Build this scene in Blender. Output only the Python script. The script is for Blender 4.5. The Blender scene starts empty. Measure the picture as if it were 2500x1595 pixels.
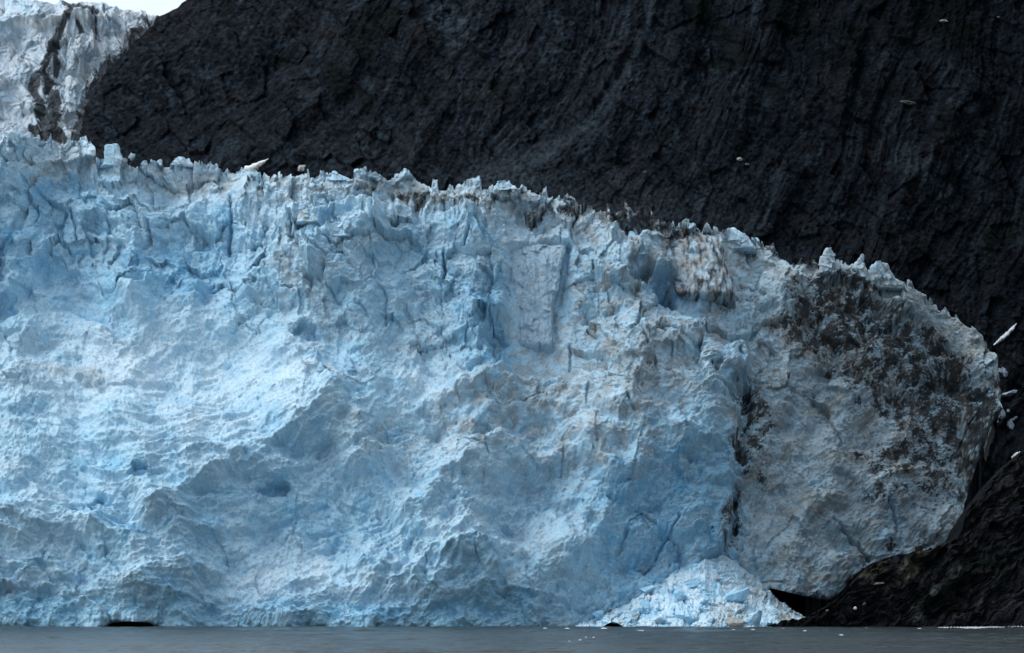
import bpy, math, random
import numpy as np
random.seed(7)
scene = bpy.context.scene
COL = scene.collection

# ------------------------------------------------------------------ camera numbers
K = 0.000125          # tangent of view angle per photo pixel (2500 px wide)
HC = 8.0              # camera height over the water (deck of a boat)
HZ = 1450.0           # photo row of the horizon

def world(px, py, Y):
    """point at distance Y (metres) seen at photo pixel px, py"""
    return (px - 1250.0) * K * Y, Y, HC + (HZ - py) * K * Y

# ------------------------------------------------------------------ noise
_rng = np.random.RandomState(11)
PERM = _rng.permutation(1024).astype(np.int32)
PERM = np.concatenate([PERM, PERM, PERM[:8]])
GA = _rng.rand(1024) * 2 * np.pi
GX, GY = np.cos(GA).astype(np.float32), np.sin(GA).astype(np.float32)
R1, R2, R3, R4, R5 = [_rng.rand(1024).astype(np.float32) for _ in range(5)]

def _h(i, j, seed):
    return PERM[(PERM[(i + seed * 37) & 1023] + j) & 1023]

def noise(x, y, seed=0):
    x = np.asarray(x, np.float32); y = np.asarray(y, np.float32)
    xi = np.floor(x).astype(np.int32); yi = np.floor(y).astype(np.int32)
    fx = x - xi; fy = y - yi
    u = fx * fx * fx * (fx * (fx * 6 - 15) + 10); v = fy * fy * fy * (fy * (fy * 6 - 15) + 10)
    def g(di, dj):
        h = _h(xi + di, yi + dj, seed)
        return GX[h] * (fx - di) + GY[h] * (fy - dj)
    a = g(0, 0); b = g(1, 0); c = g(0, 1); d = g(1, 1)
    return 1.5 * ((a + u * (b - a)) * (1 - v) + (c + u * (d - c)) * v)

def fbm(x, y, o=4, seed=0, gain=0.5):
    s = 0; a = 1.0
    for k in range(o):
        s = s + a * noise(x * 2.03 ** k + 13.7 * k, y * 2.03 ** k - 7.1 * k, seed + k); a *= gain
    return s

def ridged(x, y, o=4, seed=0, gain=0.5):
    s = 0; a = 1.0
    for k in range(o):
        s = s + a * (1 - 2 * np.abs(noise(x * 2.03 ** k + 3.7 * k, y * 2.03 ** k - 5.1 * k, seed + k))); a *= gain
    return s

def cells(x, y, seed=0, tilt=1.0):
    """blocks: F1, F2, a tilted plane per cell, a random number per cell"""
    x = np.asarray(x, np.float32); y = np.asarray(y, np.float32)
    xi = np.floor(x).astype(np.int32); yi = np.floor(y).astype(np.int32)
    f1 = np.full(x.shape, 9.0, np.float32); f2 = f1.copy()
    pl = np.zeros(x.shape, np.float32); rid = np.zeros(x.shape, np.float32)
    for di in (-1, 0, 1):
        for dj in (-1, 0, 1):
            h = _h(xi + di, yi + dj, seed)
            dx = x - (xi + di + 0.1 + 0.8 * R1[h]); dy = y - (yi + dj + 0.1 + 0.8 * R2[h])
            d = dx * dx + dy * dy
            n = d < f1
            f2 = np.where(n, f1, np.minimum(f2, d))
            f1 = np.where(n, d, f1)
            pl = np.where(n, tilt * ((R3[h] - 0.5) * 2 * dx + (R4[h] - 0.5) * 2 * dy) + (R5[h] - 0.5), pl)
            rid = np.where(n, R5[h], rid)
    return np.sqrt(f1), np.sqrt(f2), pl, rid

def sm(a, b, x):
    t = np.clip((x - a) / (b - a), 0, 1)
    return t * t * (3 - 2 * t)

def splat(X, Y, cx, cy, rx, ry, ang=0.0):
    """soft ellipse, ang in degrees, positive = rising to the right"""
    c, s = math.cos(math.radians(ang)), math.sin(math.radians(ang))
    dx = X - cx; dy = Y - cy
    a = (dx * c - dy * s) / rx; b = (dx * s + dy * c) / ry
    return np.exp(-(a * a + b * b) ** 1.3)

def line(X, Y, pts):
    """distance, signed side (positive = above / left of a line drawn left to right), share of the length, inside flag"""
    pts = [(float(a), float(b)) for a, b in pts]
    L = [math.hypot(b[0] - a[0], b[1] - a[1]) for a, b in zip(pts, pts[1:])]
    T = sum(L); acc = 0
    D = np.full(X.shape, 1e9, np.float32); S = np.zeros(X.shape, np.float32); P = np.zeros(X.shape, np.float32)
    for (a, b), l in zip(zip(pts, pts[1:]), L):
        ux, uy = (b[0] - a[0]) / l, (b[1] - a[1]) / l
        t = np.clip((X - a[0]) * ux + (Y - a[1]) * uy, 0, l)
        dx = X - a[0] - t * ux; dy = Y - a[1] - t * uy
        d = np.hypot(dx, dy)
        side = ux * (Y - a[1]) - uy * (X - a[0])
        n = d < D
        D = np.where(n, d, D); S = np.where(n, -np.sign(side), S); P = np.where(n, (acc + t) / T, P)
        acc += l
    return D, D * S, P

def lerp(a, b, t):
    return a + (b - a) * t

# ------------------------------------------------------------------ object helpers
def tag(o, label=None, cat=None, group=None, kind=None):
    if label: o['label'] = label
    if cat: o['category'] = cat
    if group: o['group'] = group
    if kind: o['kind'] = kind
    return o

def mesh_obj(name, V, F, mat, col=None, smooth=True, parent=None):
    me = bpy.data.meshes.new(name)
    V = np.asarray(V, np.float32).reshape(-1, 3); F = np.asarray(F, np.int32)
    n = F.shape[1]
    me.vertices.add(len(V)); me.vertices.foreach_set('co', V.ravel())
    me.loops.add(F.size); me.loops.foreach_set('vertex_index', F.ravel())
    me.polygons.add(len(F)); me.polygons.foreach_set('loop_start', np.arange(0, F.size, n, dtype=np.int32))
    me.polygons.foreach_set('use_smooth', np.full(len(F), smooth, bool))
    me.update(calc_edges=True)
    if col is not None:
        at = me.color_attributes.new('Col', 'FLOAT_COLOR', 'POINT')
        c = np.ones((len(V), 4), np.float32); c[:, :3] = col.reshape(-1, 3)
        at.data.foreach_set('color', c.ravel())
    me.materials.append(mat)
    o = bpy.data.objects.new(name, me); COL.objects.link(o)
    if parent: o.parent = parent
    return o

def grid_faces(R, C, close=False):
    i = np.arange(R - 1)[:, None] * C; j = np.arange(C - 1)[None, :]
    a = i + j
    F = np.stack([a, a + 1, a + C + 1, a + C], -1).reshape(-1, 4)
    if close:
        r = np.arange(R - 1) * C
        F = np.concatenate([F, np.stack([r + C - 1, r, r + C, r + 2 * C - 1], -1)])
    return F

# ------------------------------------------------------------------ materials
def surf_mat(name, base=None, rough=0.6, spec=0.3, var=0.15, vs=1.2, bump=((1.2, 0.25), (4.0, 0.10)), sss=0.0):
    m = bpy.data.materials.new(name); m.use_nodes = True
    nt = m.node_tree; N = nt.nodes; L = nt.links
    b = N['Principled BSDF']
    b.inputs['Roughness'].default_value = rough
    b.inputs['Specular IOR Level'].default_value = spec
    tc = N.new('ShaderNodeTexCoord')
    if base is None:
        c = N.new('ShaderNodeVertexColor'); c.layer_name = 'Col'; src = c.outputs['Color']
    else:
        c = N.new('ShaderNodeRGB'); c.outputs[0].default_value = (*base, 1); src = c.outputs[0]
    nz = N.new('ShaderNodeTexNoise'); nz.inputs['Scale'].default_value = vs; nz.inputs['Detail'].default_value = 5
    nz.inputs['Roughness'].default_value = 0.7
    L.new(tc.outputs['Object'], nz.inputs['Vector'])
    mr = N.new('ShaderNodeMapRange'); mr.inputs['From Min'].default_value = 0.3; mr.inputs['From Max'].default_value = 0.7
    mr.inputs['To Min'].default_value = 1 - var; mr.inputs['To Max'].default_value = 1 + var
    L.new(nz.outputs['Fac'], mr.inputs['Value'])
    mx = N.new('ShaderNodeVectorMath'); mx.operation = 'SCALE'
    L.new(src, mx.inputs[0]); L.new(mr.outputs[0], mx.inputs['Scale'])
    L.new(mx.outputs[0], b.inputs['Base Color'])
    prev = None
    for sc, dist in bump:
        n2 = N.new('ShaderNodeTexNoise'); n2.inputs['Scale'].default_value = sc; n2.inputs['Detail'].default_value = 4
        n2.inputs['Roughness'].default_value = 0.65
        L.new(tc.outputs['Object'], n2.inputs['Vector'])
        bp = N.new('ShaderNodeBump'); bp.inputs['Strength'].default_value = 0.9; bp.inputs['Distance'].default_value = dist
        L.new(n2.outputs['Fac'], bp.inputs['Height'])
        if prev: L.new(prev.outputs[0], bp.inputs['Normal'])
        prev = bp
    L.new(prev.outputs[0], b.inputs['Normal'])
    return m

M_ice = surf_mat('glacier_ice', rough=0.75, spec=0.10, var=0.20, vs=1.6, bump=((0.9, 0.5), (2.4, 0.32)))
M_rock = surf_mat('dark_rock', rough=0.8, spec=0.03, var=0.5, vs=0.5, bump=((0.35, 1.2), (1.3, 0.45)))

def water_mat():
    m = bpy.data.materials.new('silty_water'); m.use_nodes = True
    nt = m.node_tree; N = nt.nodes; L = nt.links
    b = N['Principled BSDF']
    b.inputs['Roughness'].default_value = 0.16
    b.inputs['IOR'].default_value = 1.33
    b.inputs['Specular IOR Level'].default_value = 0.35
    tc = N.new('ShaderNodeTexCoord')
    n0 = N.new('ShaderNodeTexNoise'); n0.inputs['Scale'].default_value = 0.02; n0.inputs['Detail'].default_value = 4
    L.new(tc.outputs['Object'], n0.inputs['Vector'])
    cr = N.new('ShaderNodeValToRGB')
    cr.color_ramp.elements[0].position = 0.3; cr.color_ramp.elements[0].color = (0.020, 0.030, 0.034, 1)
    cr.color_ramp.elements[1].position = 0.7; cr.color_ramp.elements[1].color = (0.036, 0.047, 0.050, 1)
    L.new(n0.outputs['Fac'], cr.inputs[0]); L.new(cr.outputs[0], b.inputs['Base Color'])
    prev = None
    for sx, sy, sc, dist in ((0.6, 1.0, 1.1, 0.25), (0.8, 1.0, 4.0, 0.10)):
        mp = N.new('ShaderNodeMapping'); mp.inputs['Scale'].default_value = (sx, sy, 1)
        L.new(tc.outputs['Object'], mp.inputs['Vector'])
        n2 = N.new('ShaderNodeTexNoise'); n2.inputs['Scale'].default_value = sc; n2.inputs['Detail'].default_value = 3
        L.new(mp.outputs[0], n2.inputs['Vector'])
        bp = N.new('ShaderNodeBump'); bp.inputs['Strength'].default_value = 1.0; bp.inputs['Distance'].default_value = dist
        L.new(n2.outputs['Fac'], bp.inputs['Height'])
        if prev: L.new(prev.outputs[0], bp.inputs['Normal'])
        prev = bp
    L.new(prev.outputs[0], b.inputs['Normal'])
    return m
M_water = water_mat()

# ------------------------------------------------------------------ colours of ice
C_SNOW = np.array((0.60, 0.76, 0.87), np.float32)
C_ICE = np.array((0.30, 0.57, 0.76), np.float32)
C_BLUE = np.array((0.12, 0.38, 0.62), np.float32)
C_GREY = np.array((0.33, 0.365, 0.39), np.float32)
C_TAN = np.array((0.315, 0.315, 0.285), np.float32)
C_BLACK = np.array((0.022, 0.024, 0.028), np.float32)

def mixc(c, d, t):
    return c + (d - c) * np.clip(t, 0, 1)[..., None]

# ================================================================== GLACIER
SKY = [(-320, 335), (0, 345), (60, 343), (130, 350), (200, 357), (232, 362), (240, 382), (262, 390), (296, 392), (330, 408), (360, 398),
       (420, 400), (480, 408), (505, 405), (540, 408), (575, 425), (600, 432), (650, 432), (700, 428), (760, 438),
       (800, 436), (850, 447), (880, 440), (920, 436), (990, 437), (1040, 450), (1080, 455), (1130, 448), (1180, 455),
       (1220, 450), (1260, 460), (1330, 475), (1380, 487), (1420, 505), (1470, 516), (1540, 515), (1590, 530), (1640, 552),
       (1660, 560), (1710, 560), (1740, 570), (1790, 575), (1830, 588), (1870, 603), (1900, 622), (1940, 642), (1990, 652),
       (2060, 660), (2120, 670), (2160, 672), (2200, 697), (2240, 715), (2290, 755), (2340, 785), (2370, 805), (2400, 840),
       (2425, 868), (2436, 910), (2446, 960)]
BOT = [(-320, 1536), (232, 1536), (250, 1529), (275, 1521), (320, 1517), (360, 1520), (388, 1530), (404, 1536), (1430, 1536), (1460, 1527),
       (1472, 1520), (1500, 1517), (1532, 1522), (1544, 1532), (1548, 1536), (1800, 1536), (1850, 1470), (1880, 1436), (1940, 1450), (2000, 1462),
       (2030, 1466), (2060, 1440), (2090, 1408), (2120, 1378), (2150, 1365), (2200, 1356), (2270, 1342), (2330, 1317), (2345, 1290),
       (2354, 1240), (2372, 1180), (2395, 1110), (2415, 1050), (2446, 1000)]

def seam_x(y):
    return np.interp(y, [850, 940, 1000, 1060, 1100, 1200, 1290, 1370, 1420], [1840, 1812, 1812, 1795, 1790, 1786, 1790, 1750, 1700]).astype(np.float32)

def build_glacier():
    xs = np.arange(-320, 2447, 2.1).astype(np.float32); C = len(xs)
    NR = 600
    ys0 = np.interp(xs, *zip(*SKY)).astype(np.float32)
    yb = np.interp(xs, *zip(*BOT)).astype(np.float32)
    # broken crest
    jag = 7 * ridged(xs / 46, xs * 0, 3, 3) + 20 * cells(xs / 30, xs * 0 + 3.3, 5, 1.3)[2] + 7 * cells(xs / 13, xs * 0 + 1.3, 6, 1.3)[2] + 3 * noise(xs / 6, xs * 0, 8)
    jag = np.clip(jag, -8, 24) * sm(2446, 2300, xs) + 1
    top = ys0
    # rows: v 0..1 on the face, then a cap that runs back and an underside that curls back
    v = np.linspace(0, 1, NR).astype(np.float32)[:, None]
    X = np.broadcast_to(xs[None, :], (NR, C)).astype(np.float32).copy()
    P = yb[None, :] + (top - yb)[None, :] * v       # photo row of each vertex
    P = P - jag[None, :] * sm(70, 0, P - ys0[None, :]) ** 1.5
    P = P.astype(np.float32)
    ## slope: metres back per metre up
    s = np.full(X.shape, 0.52, np.float32)
    for cx, cy, rx, ry, a, w in [
        (330, 900, 520, 130, 0, 0.75), (420, 1040, 330, 80, 10, 0.7), (150, 760, 300, 60, 0, 0.3), (560, 1150, 180, 40, 32, 0.5),
        (60, 1150, 260, 120, 0, 0.25), (200, 1360, 200, 60, -25, 0.35), (100, 1490, 330, 62, 0, -0.55), (460, 1300, 260, 60, 15, -0.2),
        (640, 1180, 240, 55, 30, -0.38), (690, 1410, 150, 50, 15, 0.8), (900, 1350, 260, 50, 20, 0.15), (1000, 1500, 500, 38, 0, -0.45), (1150, 1420, 130, 65, 0, -0.5),
        (960, 1230, 170, 60, 20, 0.4), (1210, 1400, 60, 30, -30, 0.5), (1360, 1310, 120, 50, 25, 0.6), (1400, 1180, 160, 60, 20, 0.15),
        (1590, 1330, 170, 140, 50, -0.5), (1480, 1470, 160, 60, 0, -0.45), (1540, 1190, 90, 90, 0, -0.35), (1700, 1160, 90, 90, 0, -0.3),
        (1500, 960, 190, 90, 0, -0.1), (1640, 1065, 150, 30, 0, 0.4), (1480, 1070, 140, 30, 20, 0.3),
        (1180, 980, 150, 60, 20, 0.3), (1040, 960, 90, 60, 0, 0.55), (1170, 790, 110, 110, 0, 0.1), (1000, 720, 180, 110, 0, -0.05),
        (830, 560, 110, 40, 15, 0.7), (380, 700, 180, 60, 0, 0.3), (90, 560, 160, 130, 0, -0.2), (640, 560, 120, 110, 0, -0.15),
        (1450, 600, 200, 20, -8, 0.7), (1240, 560, 300, 18, -6, 0.6), (800, 560, 900, 40, -10, 0.0), (1560, 800, 200, 60, -30, 0.15),
        (1900, 560 + 120, 200, 40, -10, 0.4), (1830, 800, 160, 80, 0, 0.2), (2100, 1130, 220, 130, 0, -0.05), (1860, 1230, 80, 60, 0, 0.5),
        (2290, 1240, 70, 60, 0, 0.5), (2000, 1400, 130, 60, 0, -0.3), (2120, 1200, 80, 80, 0, 0.0), (2330, 830, 90, 30, -35, 0.4)]:
        s += (1.35 if w > 0 else 1.05) * w * splat(X, P, cx, cy, rx, ry, a)
    s += 0.30 * fbm(X / 210, P / 130, 3, 21)
    s = np.clip(s, -0.45, 2.6)
    dz = np.zeros_like(P); dz[1:] = (P[:-1] - P[1:]) * 0.1
    Y = 800 + np.cumsum(s * dz, 0)
    # relax sideways differences so that the sheet stays one body
    mean = np.cumsum(0.62 * dz, 0) + 800
    Y = lerp(Y, mean, 0.25)
    Y += 45 * sm(1800, 2440, X) ** 1.5 + 40 * sm(700, 2200, X)
    # sideways relief of the front: bays and buttresses
    Y += 5.0 * fbm(X / 420, P / 600, 2, 33)
    d = np.zeros_like(Y)        # outward relief, metres
    # named edges: (points, outward metres, width above px, width under px)
    for pts, a, w1, w2 in [
        ([(330, 1300), (430, 1255), (520, 1192), (610, 1130), (690, 1088), (740, 1060), (800, 1015), (880, 940)], 6.8, 170, 46),
        ([(-300, 1330), (0, 1372), (60, 1388), (130, 1420), (200, 1448), (300, 1452), (400, 1458), (520, 1470)], 5.5, 110, 50),
        ([(560, 750), (640, 690), (720, 628), (780, 590), (860, 565), (950, 560)], 5.0, 40, 150),
        ([(980, 1440), (1050, 1400), (1100, 1358), (1150, 1342), (1190, 1360), (1245, 1425)], 5.0, 60, 60),
        ([(1380, 1150), (1440, 1060), (1500, 1020), (1530, 998), (1560, 1020), (1640, 1055), (1720, 1045), (1795, 1058)], 5.0, 60, 110),
        ([(1370, 1420), (1440, 1340), (1480, 1250), (1520, 1130)], 3.5, 140, 40),
        ([(0, 650), (120, 640), (230, 560)], 3.0, 60, 90),
        ([(1540, 850), (1640, 860), (1720, 880), (1850, 900)], 2.0, 80, 30),
        ([(820, 1160), (900, 1148), (938, 1130), (935, 1090)], 2.2, 50, 14),
        ([(1620, 1160), (1680, 1085), (1760, 1100)], 2.6, 30, 60),
        ([(1640, 1350), (1700, 1320), (1780, 1340)], 3.0, 30, 60),
        ([(300, 760), (420, 690), (520, 730)], 4.0, 40, 80),
        ([(960, 1290), (1080, 1190), (1190, 1100), (1260, 1060)], 4.0, 70, 60),
        ([(-100, 1190), (100, 1230), (250, 1310), (420, 1380), (560, 1420)], 3.5, 120, 60),
        ([(620, 1460), (760, 1400), (900, 1385), (1000, 1390)], 3.0, 80, 40),
        ([(640, 900), (740, 880), (840, 890), (960, 960)], 3.0, 60, 60),
        ([(1040, 1010), (1150, 940), (1280, 925)], 3.5, 60, 70),
        ([(-50, 940), (60, 900), (180, 960), (300, 1080)], 3.5, 70, 70),
        ([(1150, 935), (1260, 915), (1400, 930)], 2.0, 60, 40),
        ([(1860, 730), (1960, 690), (2060, 690), (2160, 720)], 3.0, 60, 60),
        ([(2150, 740), (2240, 790), (2330, 860), (2420, 960)], 4.0, 80, 40),
        ([(1990, 1240), (2060, 1320), (2150, 1400)], -2.0, 60, 16)]:
        wob = 16 * fbm(X / 60, P / 60, 3, 41) * (0.4 if w1 > 100 else 1)
        D, S, T = line(X, P, pts)
        S = S + wob
        env = sm(0, 0.12, T) * sm(1.0, 0.88, T)
        d += 1.7 * a * env * np.where(S > 0, np.exp(-S / w1), np.exp(S / w2))
    # the blue mass stands forward of the dirty tongue along the seam
    sx = seam_x(P) + 10 * noise(P / 30, X * 0, 51)
    seam = sm(860, 960, P)
    d += seam * 7.0 * np.where(X < sx, np.exp((X - sx) / 260), 0)
    d -= seam * 3.0 * np.exp(-((X - sx - 14) / 22) ** 2) * (X > sx - 10)
    # round pockets and caves
    for cx, cy, rx, ry, a, dep in [(350, 1180, 24, 17, 0, 5.5), (1640, 712, 100, 30, -34, 13), (1560, 660, 24, 40, 0, 6), (1215, 830, 26, 60, 5, 5), (820, 552, 60, 16, 10, 4), (672, 1214, 34, 15, 15, 6), (250, 1247, 26, 24, 0, 4), (748, 830, 30, 22, 0, 4),
        (14, 748, 28, 24, 0, 5), (800, 1118, 30, 18, 0, 2.5), (1808, 985, 26, 34, 10, 8), (1800, 1105, 16, 22, 0, 5), (1792, 1240, 12, 50, 0, 5),
        (1745, 930, 12, 18, -30, 5), (240, 560, 40, 20, 0, 3.5), (930, 1085, 20, 30, 0, 2), (2060, 720, 40, 14, -10, 4), (2190, 800, 60, 24, -30, 4),
        (2330, 960, 60, 24, -30, 3), (1560, 945, 12, 24, 0, 3), (1440, 1000, 12, 30, 0, 3), (1180, 1060, 20, 14, 0, 3), (2210, 1170, 22, 16, 0, 3),
        (2220, 1240, 20, 26, 0, 3), (60, 1450, 60, 12, 0, 3), (8, 1440, 20, 12, 0, 3.5), (1260, 1455, 45, 7, -5, 3), (900, 480, 30, 14, 0, 3), (1070, 525, 30, 14, 0, 3),
        (1290, 520, 36, 20, 0, 3.5), (1390, 520, 26, 22, 0, 3.5), (330, 870, 30, 24, 0, 2), (225, 935, 30, 22, 0, -3), (300, 960, 60, 20, 10, 2), (340, 690, 40, 20, 30, -2.5)]:
        c_, s_ = math.cos(math.radians(a)), math.sin(math.radians(a))
        dx = X - cx; dy = P - cy
        q = sm(1.15, 0.8, np.hypot((dx * c_ - dy * s_) / rx, (dx * s_ + dy * c_) / ry) + 0.45 * noise(X / (0.5 * rx + 6), P / (0.5 * ry + 6), 195))
        d -= 0.6 * dep * q
        if dep > 2: d += 0.35 * dep * splat(X, P, cx, cy - ry * 1.6, rx * 1.3, ry * 0.7, a)
    # small spires standing on the face
    for cx, cy, w_, h_ in [(780, 905, 9, 36), (857, 905, 10, 30), (755, 552, 20, 30), (700, 560, 14, 90), (720, 540, 10, 60), (1192, 780, 16, 150), (470, 590, 30, 50), (330, 600, 40, 60), (1540, 1005, 18, 40)]:
        t = (P - (cy - h_ / 2)) / h_
        q = np.clip(1 - np.abs(X - cx) / (w_ * np.clip(t, 0.02, 1) + 2), 0, 1) * sm(-0.02, 0.1, t) * sm(1.6, 0.9, t)
        d += 3.0 * q
    # ---------- texture of the ice
    Cx, Cy = 290.0, 560.0
    r = np.hypot(X - Cx, P - Cy); th = np.arctan2(P - Cy, X - Cx)
    rw = r + 26 * fbm(X / 130, P / 130, 2, 61)
    ruf = np.clip(1.0 - 0.25 * sm(-0.2, 0.6, fbm(X / 260, P / 150, 2, 66)) - 0.80 * splat(X, P, 470, 1000, 420, 170, 12) - 0.35 * splat(X, P, 690, 1410, 160, 60, 10), 0.2, 1)
    wx = X + 15 * noise(X / 70, P / 70, 71) + 5 * noise(X / 24, P / 24, 72); wy = P + 15 * noise(X / 70, P / 70, 73) + 5 * noise(X / 24, P / 24, 74)
    upper = sm(760, 560, P - 0.16 * np.clip(X, 0, 1800)) # zone of standing seracs
    upper = np.clip(upper + 0.9 * splat(X, P, 1900, 700, 240, 110, -20) + 0.7 * splat(X, P, 2300, 860, 160, 90, -35), 0, 1)
    flute = np.clip(splat(X, P, 650, 570, 150, 130) + splat(X, P, 1190, 790, 90, 130) + splat(X, P, 1040, 520, 220, 60) + splat(X, P, 1560, 540, 120, 50) + splat(X, P, 1700, 660, 90, 110) + splat(X, P, 1700, 1150, 100, 90) + 0.6 * splat(X, P, 1560, 1380, 150, 110), 0, 1)
    # blocks
    f1, f2, pl, rid = cells(wx / 92, wy / 120, 81, 1.1)
    d += upper * (3.8 * pl - 0.5 * np.exp(-((f2 - f1) / 0.05) ** 2))
    d += (1 - upper) * 1.2 * pl * ruf
    f1, f2, pl, rid1 = cells(wx / 40, wy / 50, 83, 1.2)
    d += (0.12 + 1.2 * upper) * 1.2 * pl * ruf + 0.9 * upper * pl
    f1, f2, pl, rid2 = cells(wx / 17, wy / 19, 85, 1.3)
    d += (0.14 + 0.6 * upper) * 0.62 * pl * ruf
    f1, f2, pl, _ = cells(X / 8.5 + 0.6 * noise(X / 12, P / 12, 5), P / 8.5, 87, 1.3)
    d += 0.24 * pl * (0.5 + 0.5 * ruf)
    # billowy clumps
    cl = 0
    for sc, am, sd in ((62, 1.5, 91), (27, 0.85, 92), (12, 0.58, 93), (6.5, 0.34, 94)):
        f1, f2, _, _ = cells(wx / sc + 0.3, wy / sc * 1.25, sd)
        cl = cl + am * (0.75 - f1) * 1.3
    rub = 0.35 + 0.75 * sm(-0.3, 0.5, fbm(X / 170, P / 120, 2, 97)) + 0.9 * splat(X, P, 1800, 880, 160, 110) + 0.5 * splat(X, P, 900, 760, 300, 120)
    d += cl * rub * ruf * (1 - 0.2 * upper)
    d += ruf * 1.2 * ridged(X / 150, P / 105, 2, 98) * (0.6 + 0.4 * (1 - upper))
    d += 0.5 * fbm(X / 22, P / 17, 3, 99) * (0.5 + 0.5 * ruf) + 0.24 * noise(X / 4.8, P / 4.4, 119) + 0.26 * noise(X / 8, P / 7, 120)
    b1 = 1 - 2.2 * np.abs(noise(wx / 210, wy / 150, 191)); b2 = 1 - 2.2 * np.abs(noise(wx / 95 + 3, wy / 70, 192)); b3 = 1 - 2.2 * np.abs(noise(wx / 44, wy / 34 + 5, 193))
    d += (1 - 0.35 * upper) * (0.35 + 0.65 * ruf) * (-3.4 * b1 - 1.7 * b2 - 0.7 * b3) + 3.5 * fbm(X / 260, P / 180, 2, 194)
    # strata that sweep along the slope
    fib = (1 - upper) * (1 - 0.8 * flute) * np.clip(0.42 + 0.6 * splat(X, P, 1000, 1330, 420, 130, 20) + 0.5 * splat(X, P, 1550, 1400, 200, 150, 50) + 0.6 * splat(X, P, 200, 1340, 300, 120, -20) + 0.3 * splat(X, P, 500, 1050, 380, 100), 0, 1)
    d += fib * (1.5 * noise(rw / 42, th * r / 300, 101) + 0.95 * noise(rw / 17, th * r / 110, 102) + 0.5 * noise(rw / 8, th * r / 60, 103) + 0.25 * noise(rw / 4.5, th * r / 30, 104))
    d += (1 - upper) * (5.0 * noise(rw / 170, th * r / 620, 211) + 2.4 * noise(rw / 80, th * r / 420, 212)) * (1 - 0.5 * splat(X, P, 450, 990, 400, 160, 12))
    # shelves: long shallow bands in the bright bowl
    bowl = splat(X, P, 430, 1080, 420, 170, 10)
    d += bowl * 1.9 * ridged((P - 0.0007 * (X - 420) ** 2 * -1 + 14 * noise(X / 90, P / 60, 7)) / 42, X / 320, 2, 105)
    # flutes
    fl = ridged((X + 0.15 * P) / 24 + 0.6 * noise(X / 60, P / 90, 3), P / 150, 3, 107)
    d += flute * 1.25 * fl
    foot = yb[None, :] - P
    d -= (1.6 + 1.6 * noise(X / 60, P * 0, 196) + 1.0 * noise(X / 17, P * 0, 197)) * np.exp(-np.clip(foot, 0, None) / (7 + 4 * noise(X / 40, P * 0, 198)))
    # cracks
    for pts, w_, dep in [([(1387, 596), (1380, 660), (1368, 720), (1352, 768), (1356, 812)], 4.5, 6), ([(1082, 612), (1086, 650), (1083, 690)], 3.2, 5), ([(172, 515), (186, 560), (190, 600)], 2.6, 3), ([(90, 500), (92, 530), (80, 560)], 2.6, 2.5),
        ([(1392, 828), (1394, 860), (1391, 895)], 3.2, 5), ([(1435, 790), (1470, 820)], 2.6, 3), ([(1555, 800), (1572, 845), (1580, 870)], 2.6, 3), ([(1600, 805), (1622, 830)], 2.6, 3),
        ([(2040, 1255), (2090, 1310), (2130, 1350)], 3.6, 4), ([(1450, 620), (1448, 655)], 2.4, 3), ([(560, 470), (568, 520), (556, 620)], 4, 3), ([(1740, 590), (1750, 640)], 3, 3),
        ([(1720, 700), (1735, 740), (1736, 760)], 3, 3), ([(2180, 1230), (2195, 1270), (2190, 1300)], 2.4, 2.5), ([(1530, 1010), (1545, 1040)], 3, 2), ([(960, 480), (965, 560)], 4, 2.5), ([(1145, 560), (1135, 590)], 3, 3),
        ([(1655, 1290), (1610, 1360), (1560, 1420)], 4, 2.5), ([(1530, 1300), (1505, 1360)], 4, 2), ([(1850, 1370), (1840, 1330)], 3, 2)]:
        D, _, _ = line(X, P, pts)
        d -= dep * np.exp(-(D / w_) ** 2)
    fade = sm(0, 0.02, v)
    m = sm(1225, 1250, X) * sm(1425, 1375, X) * sm(585, 605, P) * sm(945, 900, P)
    d = d * (1 - 0.85 * m) - 3.6 * m - 5.0 * splat(X, P, 1205, 780, 36, 150)
    m = sm(1630, 1660, X) * sm(1810, 1780, X) * sm(568, 590, P) * sm(790, 760, P)
    d = d * (1 - 0.7 * m) - 1.0 * m
    # ---------- position
    Z = HC + (HZ - P) * K * Y
    XX = (X - 1250) * K * Y
    big = Y
    ny, nz = -0.88, 0.34
    YY = big + ny * d; ZZ = Z + nz * d * fade * sm(1.0, 0.93, v)
    YY[-1] = YY[-1] + 0
    XX = XX + 0.35 * noise(X / 14, P / 14, 111) * fade
    # ---------- colour of the ice, with some light and shade painted in
    ca = fbm(X / 190, P / 150, 4, 121)
    cb = fbm(wx / 50, wy / 40, 4, 123)
    cf = noise(rw / 11, th * r / 90, 125) + 0.6 * noise(rw / 5, th * r / 40, 126)
    col = np.broadcast_to(C_SNOW, X.shape + (3,)).copy()
    t = 0.62 + 0.28 * ca + 0.22 * cb + 0.10 * cf
    for cx, cy, rx, ry, a, w in [(330, 920, 420, 130, 0, -0.38), (650, 1010, 250, 110, 30, -0.15), (690, 1410, 120, 55, 10, -0.35), (1360, 1310, 110, 40, 20, -0.3),
        (400, 680, 190, 70, -10, 0.25), (1170, 800, 100, 110, 0, 0.3), (1590, 1300, 200, 190, 0, 0.35), (1140, 1440, 170, 80, 0, 0.3), (100, 1480, 340, 50, 0, 0.3), (1000, 1500, 700, 40, 0, 0.25),
        (60, 500, 130, 130, 0, 0.2), (1040, 950, 120, 60, 0, -0.2), (1740, 1150, 80, 180, 0, 0.25), (830, 560, 90, 40, 10, -0.1)]:
        t = t + w * splat(X, P, cx, cy, rx, ry, a)
    t = t - 0.35 * sm(130, 30, P - ys0[None, :])
    col = mixc(col, C_ICE, t)
    dens = np.zeros_like(X)
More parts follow.
